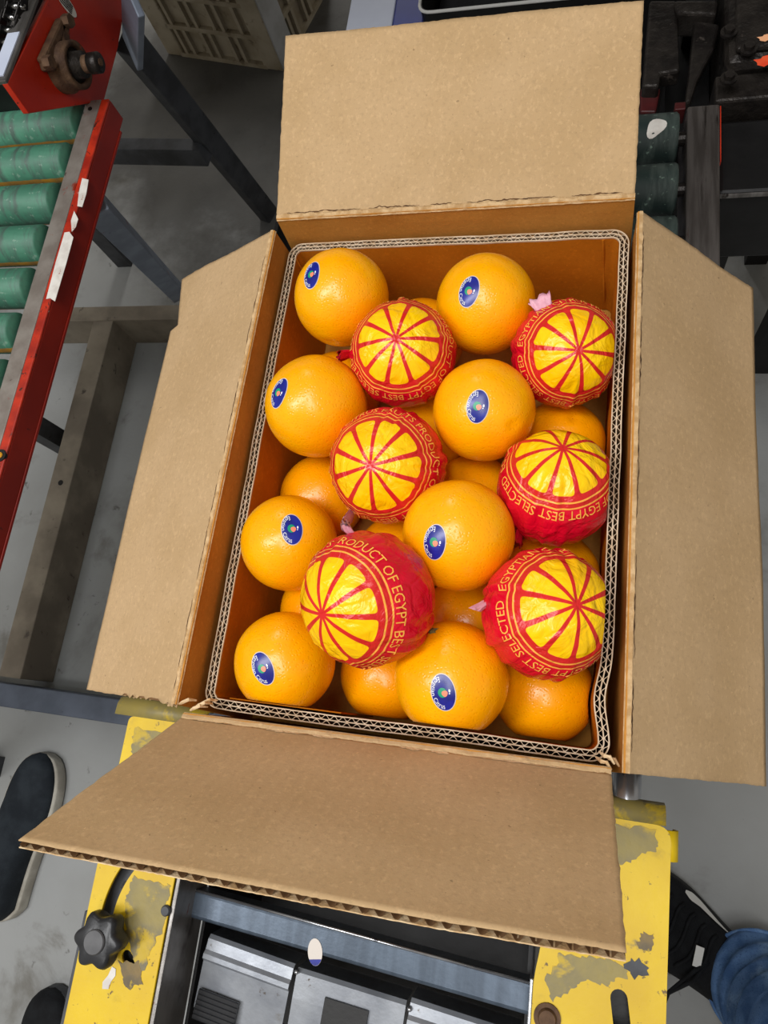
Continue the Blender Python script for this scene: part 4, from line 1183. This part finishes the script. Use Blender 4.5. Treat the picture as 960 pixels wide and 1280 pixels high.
# drive chain behind the plate
chp = [at(22, -14, -.02), at(20, 8, -.025), at(15, 22, -.03), at(11, 38, -.034), at(8, 53, -.038), at(7, 70, -.042), at(10, 88, -.048), at(14, 104, -.06)]
chn = []
for i in range(len(chp) - 1):
    a_, b_ = chp[i], chp[i + 1]; n_ = max(1, round((b_ - a_).length / .0165))
    for j in range(n_): chn.append(a_.lerp(b_, j / n_))
XV = Vector((1, 0, 0))
for i, p in enumerate(chn):
    d = (chn[min(i + 1, len(chn) - 1)] - chn[max(0, i - 1)]).normalized(); s_ = (XV - d * XV.dot(d)).normalized()
    b = bmesh.new(); cyl(b, p - s_ * .0075, p + s_ * .0075, .0048, 14); cyl(b, p - s_ * .0135, p + s_ * .0135, .0028, 10); obj('chain_roller', b, M['chain'], conv, True)
    if i < len(chn) - 1:
        q = chn[i + 1]; b = bmesh.new(); up_ = d.cross(s_)
        for e in (-1, 1):
            w_ = .0085 if i % 2 else .0115
            bar(b, p + s_ * e * w_ - d * .004, q + s_ * e * w_ + d * .004, .0022, .011, up_)
        obj('chain_link', b, M['chain_dark'], conv, bevel=.002)
b = bmesh.new(); box(b, (-.80, .53, -.20), (-.59, .78, -.075)); obj('drive_housing', b, M['black'], conv, bevel=.008)
# legs, braces and low frame
b = bmesh.new(); bar(b, at(166, -6, -.09), at(166, 66, -.215), .050, .010, (1, .2, .3)); obj('leg_bracket', b, M['blue_steel'], conv, bevel=.002)
b = bmesh.new(); bar(b, at(160, 50, -.215) , Vector((-.640, .935, FL)), .042, .030, (1, -.4, 0)); obj('leg', b, M['dark_steel'], conv, bevel=.003)
b = bmesh.new(); bar(b, Vector((-.533, .415, -.192)), at(222, 366, -.715), .034, .034, (1, .6, 0)); obj('brace', b, M['blue_steel'], conv, bevel=.002)
b = bmesh.new(); bar(b, Vector((-.60, .790, -.50)), Vector((-1.02, .835, -.50)), .030, .04); obj('cross_rail', b, M['dark_steel'], conv, bevel=.002)
b = bmesh.new(); box(b, (-1.03, .80, FL), (-.99, .86, RTZ - .05)); obj('leg', b, M['dark_steel'], conv)
FZ = -.75
b = bmesh.new(); box(b, (-.972, -.22, FZ - .10), (-.920, .60, FZ)); obj('floor_beam', b, M['beige_steel'], conv, bevel=.002)
b = bmesh.new(); box(b, (-1.15, .583, FZ - .10), (-.62, .620, FZ + .002)); obj('floor_beam', b, M['beige_steel'], conv, bevel=.002)
b = bmesh.new(); box(b, (-1.15, -.276, FZ - .10), (-.40, -.232, FZ + .002)); obj('floor_beam', b, M['slate_steel'], conv, bevel=.002)
b = bmesh.new(); cyl(b, (-.945, .190, FZ), (-.945, .190, FZ + .0008), .006, 14); obj('bolt_hole', b, M['black'], conv)
for y in (-.40, .30):
    b = bmesh.new(); box(b, (-1.03, y - .02, FL), (-.99, y + .02, RTZ - .05)); obj('leg', b, M['dark_steel'], conv)

# ------------------------------------------------------------------ crate, board and tub at the far side
P0, P1, P2 = at(210, 68, FL), at(355, 90, FL), at(405, 0, FL)
ux = (P1 - P0).normalized(); uy = Vector((-ux.y, ux.x, 0)); LX, LY, HZ = (P1 - P0).length, .30, .34
crate = thing('plastic_crate', 'dusty beige plastic crate with latticed sides standing on the floor', 'crate', (P0 + P1) / 2)


def cr(u_, v_, z_, dpt=0): return P0 + ux * u_ + uy * v_ + Vector((0, 0, z_))


def crbox(b, u0, u1, v0, v1, z0, z1):
    vs = [b.verts.new(cr(x_, y_, z_)) for x_ in (u0, u1) for y_ in (v0, v1) for z_ in (z0, z1)]
    for f_ in ((0, 1, 3, 2), (4, 6, 7, 5), (0, 4, 5, 1), (2, 3, 7, 6), (0, 2, 6, 4), (1, 5, 7, 3)): b.faces.new([vs[i] for i in f_])


b = bmesh.new(); crbox(b, .012, LX - .012, .012, LY - .012, .0, .012)
crbox(b, .012, LX - .012, .012, .018, 0, HZ); crbox(b, LX - .018, LX - .012, .012, LY, 0, HZ); crbox(b, .012, .018, .012, LY, 0, HZ); crbox(b, .012, LX - .012, LY - .018, LY - .012, 0, HZ)
obj('crate_body', b, M['crate'], crate)
for (u0, v0, m_) in ((-.0, -.0, 'crate'), (LX - .06, 0, 'crate'), (0, LY - .04, 'crate'), (LX - .06, LY - .04, 'crate')):
    b = bmesh.new(); crbox(b, u0, u0 + .06, v0, v0 + .04, 0, HZ); obj('corner_post', b, M[m_], crate, bevel=.004)
b = bmesh.new(); crbox(b, LX - .004, LX + .002, .002, .075, .004, HZ); obj('corner_strip', b, M['crate_edge'], crate, bevel=.002)
for z_ in (0.0, .085, .17, .255, HZ - .014):
    b = bmesh.new(); crbox(b, .05, LX - .05, 0, .013, z_, z_ + .012); obj('slat', b, M['crate'], crate)
    b = bmesh.new(); crbox(b, LX - .013, LX, .03, LY - .03, z_, z_ + .012); obj('slat', b, M['crate'], crate)
for i in range(9):
    u_ = .075 + (LX - .16) * i / 8
    for j in range(4):
        if (i + j) % 3 == 2: continue
        z_ = .012 + .085 * j; b = bmesh.new(); crbox(b, u_ - .005, u_ + .005, .001, .013, z_, z_ + .073); obj('rib', b, M['crate'], crate)
for i in range(7):
    v_ = .09 + (LY - .15) * i / 6
    for j in range(4):
        if (i * 2 + j) % 3 == 1: continue
        z_ = .012 + .085 * j; b = bmesh.new(); crbox(b, LX - .013, LX - .001, v_ - .005, v_ + .005, z_, z_ + .073); obj('rib', b, M['crate'], crate)

b_lo, bz = at(432, 38, -.30), -.30
wb = thing('printed_carton', 'flat white printed carton with blue end, behind the far flap', 'carton', (-.23, .88, -.33))
b = bmesh.new(); box(b, (-.262, .78, FL), (-.188, 1.02, bz)); obj('white_panel', b, M['white_print'], wb, bevel=.002)
b = bmesh.new(); box(b, (-.1875, .78, FL), (-.140, 1.02, bz)); obj('blue_panel', b, M['blue_print'], wb, bevel=.002)
tz = -.27
tub = thing('black_tub', 'black plastic tub with a thin pale rim behind the far flap', 'tub', (.03, .92, FL))
A = at(526, -8, tz); x0, y0 = A.x, at(560, 12, tz).y
ol = round_poly([(x0, y0), (.24, y0 - .012), (.24, 1.15), (x0 + .01, 1.15)], [.02, .02, .02, .02])
b = bmesh.new(); loft(b, [[Vector((.05 + (x_ - .05) * s_, .95 + (y_ - .95) * s_, z_)) for x_, y_ in ol] for s_, z_ in ((.86, FL), (1, tz), (.985, tz), (.86, FL + .02))]); obj('tub_body', b, M['black'], tub)
b = bmesh.new(); tube(b, [Vector((x_, y_, tz)) for x_, y_ in ol] + [Vector((*ol[0], tz))], .0022, 8); obj('tub_rim', b, M['white_tab'], tub, True)
b = bmesh.new(); loft(b, [[Vector((.05 + (x_ - .05) * .93, .95 + (y_ - .95) * .93, z_)) for x_, y_ in ol] for z_ in (tz - .06, tz - .055)]); obj('tub_filling', b, M['black_cloth'], tub)


# ------------------------------------------------------------------ shoes and the person
def shoe(L, Wd, H, n=40):
    """unit shoe along +y, toe at +L: returns rings (outline half widths) as functions"""
    def hw(s):  # s 0 heel .. 1 toe
        return Wd / 2 * min(1, (max(s, 0) / .10) ** .5 if s < .10 else 1) * (.74 + .26 * math.exp(-((s - .68) / .22) ** 2)) * (1 if s < .80 else max(0.0, 1 - ((s - .80) / .2) ** 2.4) ** .5 if s < 1 else 0.0)
    def ht(s): return max(.052 if s < .93 else .052 - .022 * ((s - .93) / .07) ** 2, 0) if H * (1.0 - .62 * max(0, min(1, (s - .35) / .5)) ** 1.2) < .052 or s > .9 else H * (1.0 - .62 * max(0, min(1, (s - .35) / .5)) ** 1.2) * (1 if s < .9 else max(.25, (1 - ((s - .9) / .1) ** 2 * .8)))
    return hw, ht


def build_shoe(parent, org, ang, L, Wd, H, m_up, m_sole, sole_h=.024, flare=.004, names=('sole', 'upper')):
    hw, ht = shoe(L, Wd, H); R2 = Matrix.Rotation(ang, 3, 'Z'); org = Vector(org)
    T = lambda x_, y_, z_: org + R2 @ Vector((x_, y_, z_))
    b = bmesh.new(); ss = [.004] + [i / 40 for i in range(1, 40)] + [.997]
    outline = [(hw(s) + flare * (1 if .01 < s < .99 else .4), s * L) for s in ss] + [(-hw(s) - flare * (1 if .01 < s < .99 else .4), s * L) for s in ss[::-1]]
    outline = [(x_, y_) for x_, y_ in outline]
    loft(b, [[T(x_ * k, L / 2 + (y_ - L / 2) * (1 + (k - 1) * .4), z_) for x_, y_ in outline] for k, z_ in ((.95, 0), (1.0, .005), (1.0, sole_h - .004), (.97, sole_h))])
    so = obj(names[0], b, m_sole, parent, True)
    b = bmesh.new(); rings = []
    for s in ss:
        h = ht(s); w_ = hw(s); ring = []
        for k in range(21):
            a = PI * k / 20; ring.append(T(w_ * math.copysign(abs(math.cos(a)) ** .75, math.cos(a)), s * L, sole_h - .002 + (h - sole_h) * math.sin(a) ** .8))
        rings.append(ring)
    loft(b, rings, False, False)
    up = obj(names[1], b, m_up, parent, True)
    return T, hw, ht, so, up


s1 = thing('slip_on_shoe', 'black slip-on shoe with pale rubber sole on concrete at the left edge', 'shoe', (-.875, -.47, FL), 'black slip-on shoes')
build_shoe(s1, (-.900, -.665, FL), -.06, .31, .106, .085, M['navy_cloth'], M['sole'], .030, .006)
s2 = thing('slip_on_shoe', 'black shoe toe in the dark lower left corner beside the yellow machine', 'shoe', (-.79, -.88, FL), 'black slip-on shoes')
build_shoe(s2, (-.700, -1.050, FL), .16, .31, .106, .085, M['black_cloth'], M['dark_steel'], .026, .002)

per = thing('person', 'person in blue jeans and black sneaker standing at the lower right', 'person', (.38, -.48, FL))
sn_o = Vector((.470, -.555, FL)); ang = math.atan2(.165, -.27) - PI / 2
b = bmesh.new()
T, hw, ht, so, up = build_shoe(per, sn_o, ang, .315, .122, .105, M['black_cloth'], M['black_sole'], .026, .003, ('sneaker_sole', 'sneaker'))
up['label'] = 'black knit sneaker'
def on_up(s, k):   # s along, k 0..1 across (0 = +x side)
    a = PI * k; h = ht(s); w_ = hw(s)
    return T(w_ * math.copysign(abs(math.cos(a)) ** .75, math.cos(a)) , s * .315, .024 + (h - .026) * math.sin(a) ** .8)
# white curved flash on the outer side
side = 0 if on_up(.5, .1).y > on_up(.5, .9).y else 1
K = (lambda k: k) if side == 0 else (lambda k: 1 - k)
b = bmesh.new(); r_a, r_b = [], []
for i in range(21):
    t = i / 20; s = .68 - .26 * t; mid = .12 + .03 * math.sin(PI * t) + .16 * max(0, .3 - t); wd = .075 * (1 - t) ** 1.1 * min(1, .25 + t * 6) + .003
    for lst, e in ((r_a, 1), (r_b, -1)):
        p = on_up(s, K(max(.005, mid + e * wd))); n_ = (p - T(0, s * .315, .03)).normalized(); lst.append(p + n_ * .0015)
sheet(b, [r_a, r_b]); obj('white_flash', b, M['white_tab'], up, True)
b = bmesh.new()
for i in range(5):
    s = .50 + .055 * i
    tube(b, [on_up(s + .01 * math.sin(q), .30 + .4 * q / 8) + Vector((0, 0, .003)) for q in range(9)], .0028, 6)
for e in (-1, 1):
    p = on_up(.48, .5); tube(b, [p, p + Vector((-.02, -.02 * (1 + e * .3), .006)), p + Vector((-.05, -.055, -.02)), p + Vector((-.062 + .008 * e, -.085, -.05))], .003, 6)
obj('laces', b, M['black_cloth'], up, True)
b = bmesh.new(); p = on_up(.53, .50); d_ = (T(0, 1, 0) - T(0, 0, 0)).normalized(); c_ = (T(1, 0, 0) - T(0, 0, 0)).normalized()
bar(b, p + d_ * -.006 + c_ * -.016 + Vector((0, 0, .010)), p + d_ * .004 + c_ * .010 + Vector((0, 0, .012)), .011, .002); obj('white_label', b, M['white_tab'], up)
# trouser leg: one continuous tapering surface from hem to hip
pts = [((.412, -.500, FL + .055), .060, .062), ((.412, -.500, FL + .075), .066, .070), ((.414, -.503, FL + .11), .064, .068), ((.418, -.508, FL + .15), .064, .070), ((.424, -.520, FL + .22), .066, .072), ((.428, -.535, FL + .32), .070, .075),
       ((.430, -.560, FL + .44), .074, .077), ((.425, -.590, FL + .52), .078, .080), ((.425, -.625, FL + .66), .086, .088), ((.42, -.66, FL + .82), .098, .100), ((.41, -.68, FL + .92), .105, .108)]
b = bmesh.new(); rings = []
for j, (c, rx, ry) in enumerate(pts):
    for jj in range(4 if j < len(pts) - 1 else 1):
        t = jj / 4; c2, rx2, ry2 = pts[min(j + 1, len(pts) - 1)]
        q = Vector(c).lerp(Vector(c2), t); ax_, ay_ = rx + (rx2 - rx) * t, ry + (ry2 - ry) * t; zz = q.z - FL
        fold = .0045 if zz < .3 else .003
        rings.append([q + Vector((ax_ * math.cos(a) * (1 + fold / ax_ * math.sin(zz * 170 + 2 * math.sin(a + zz * 9))), ay_ * math.sin(a) * (1 + fold / ay_ * math.sin(zz * 170 + 2 * math.sin(a + zz * 9))), .006 * math.sin(a * 2 + zz * 30))) for a in [2 * PI * i / 48 for i in range(48)]])
loft(b, rings, True, True); obj('trouser_leg', b, M['denim'], per, True)
b = bmesh.new(); h0 = pts[1]; tube(b, [Vector(h0[0]) + Vector((h0[1] * 1.03 * math.cos(2 * PI * i / 40), h0[2] * 1.03 * math.sin(2 * PI * i / 40), -.006 + .004 * math.sin(i * .7))) for i in range(41)], .004, 8); obj('hem', b, M['denim'], per, True)
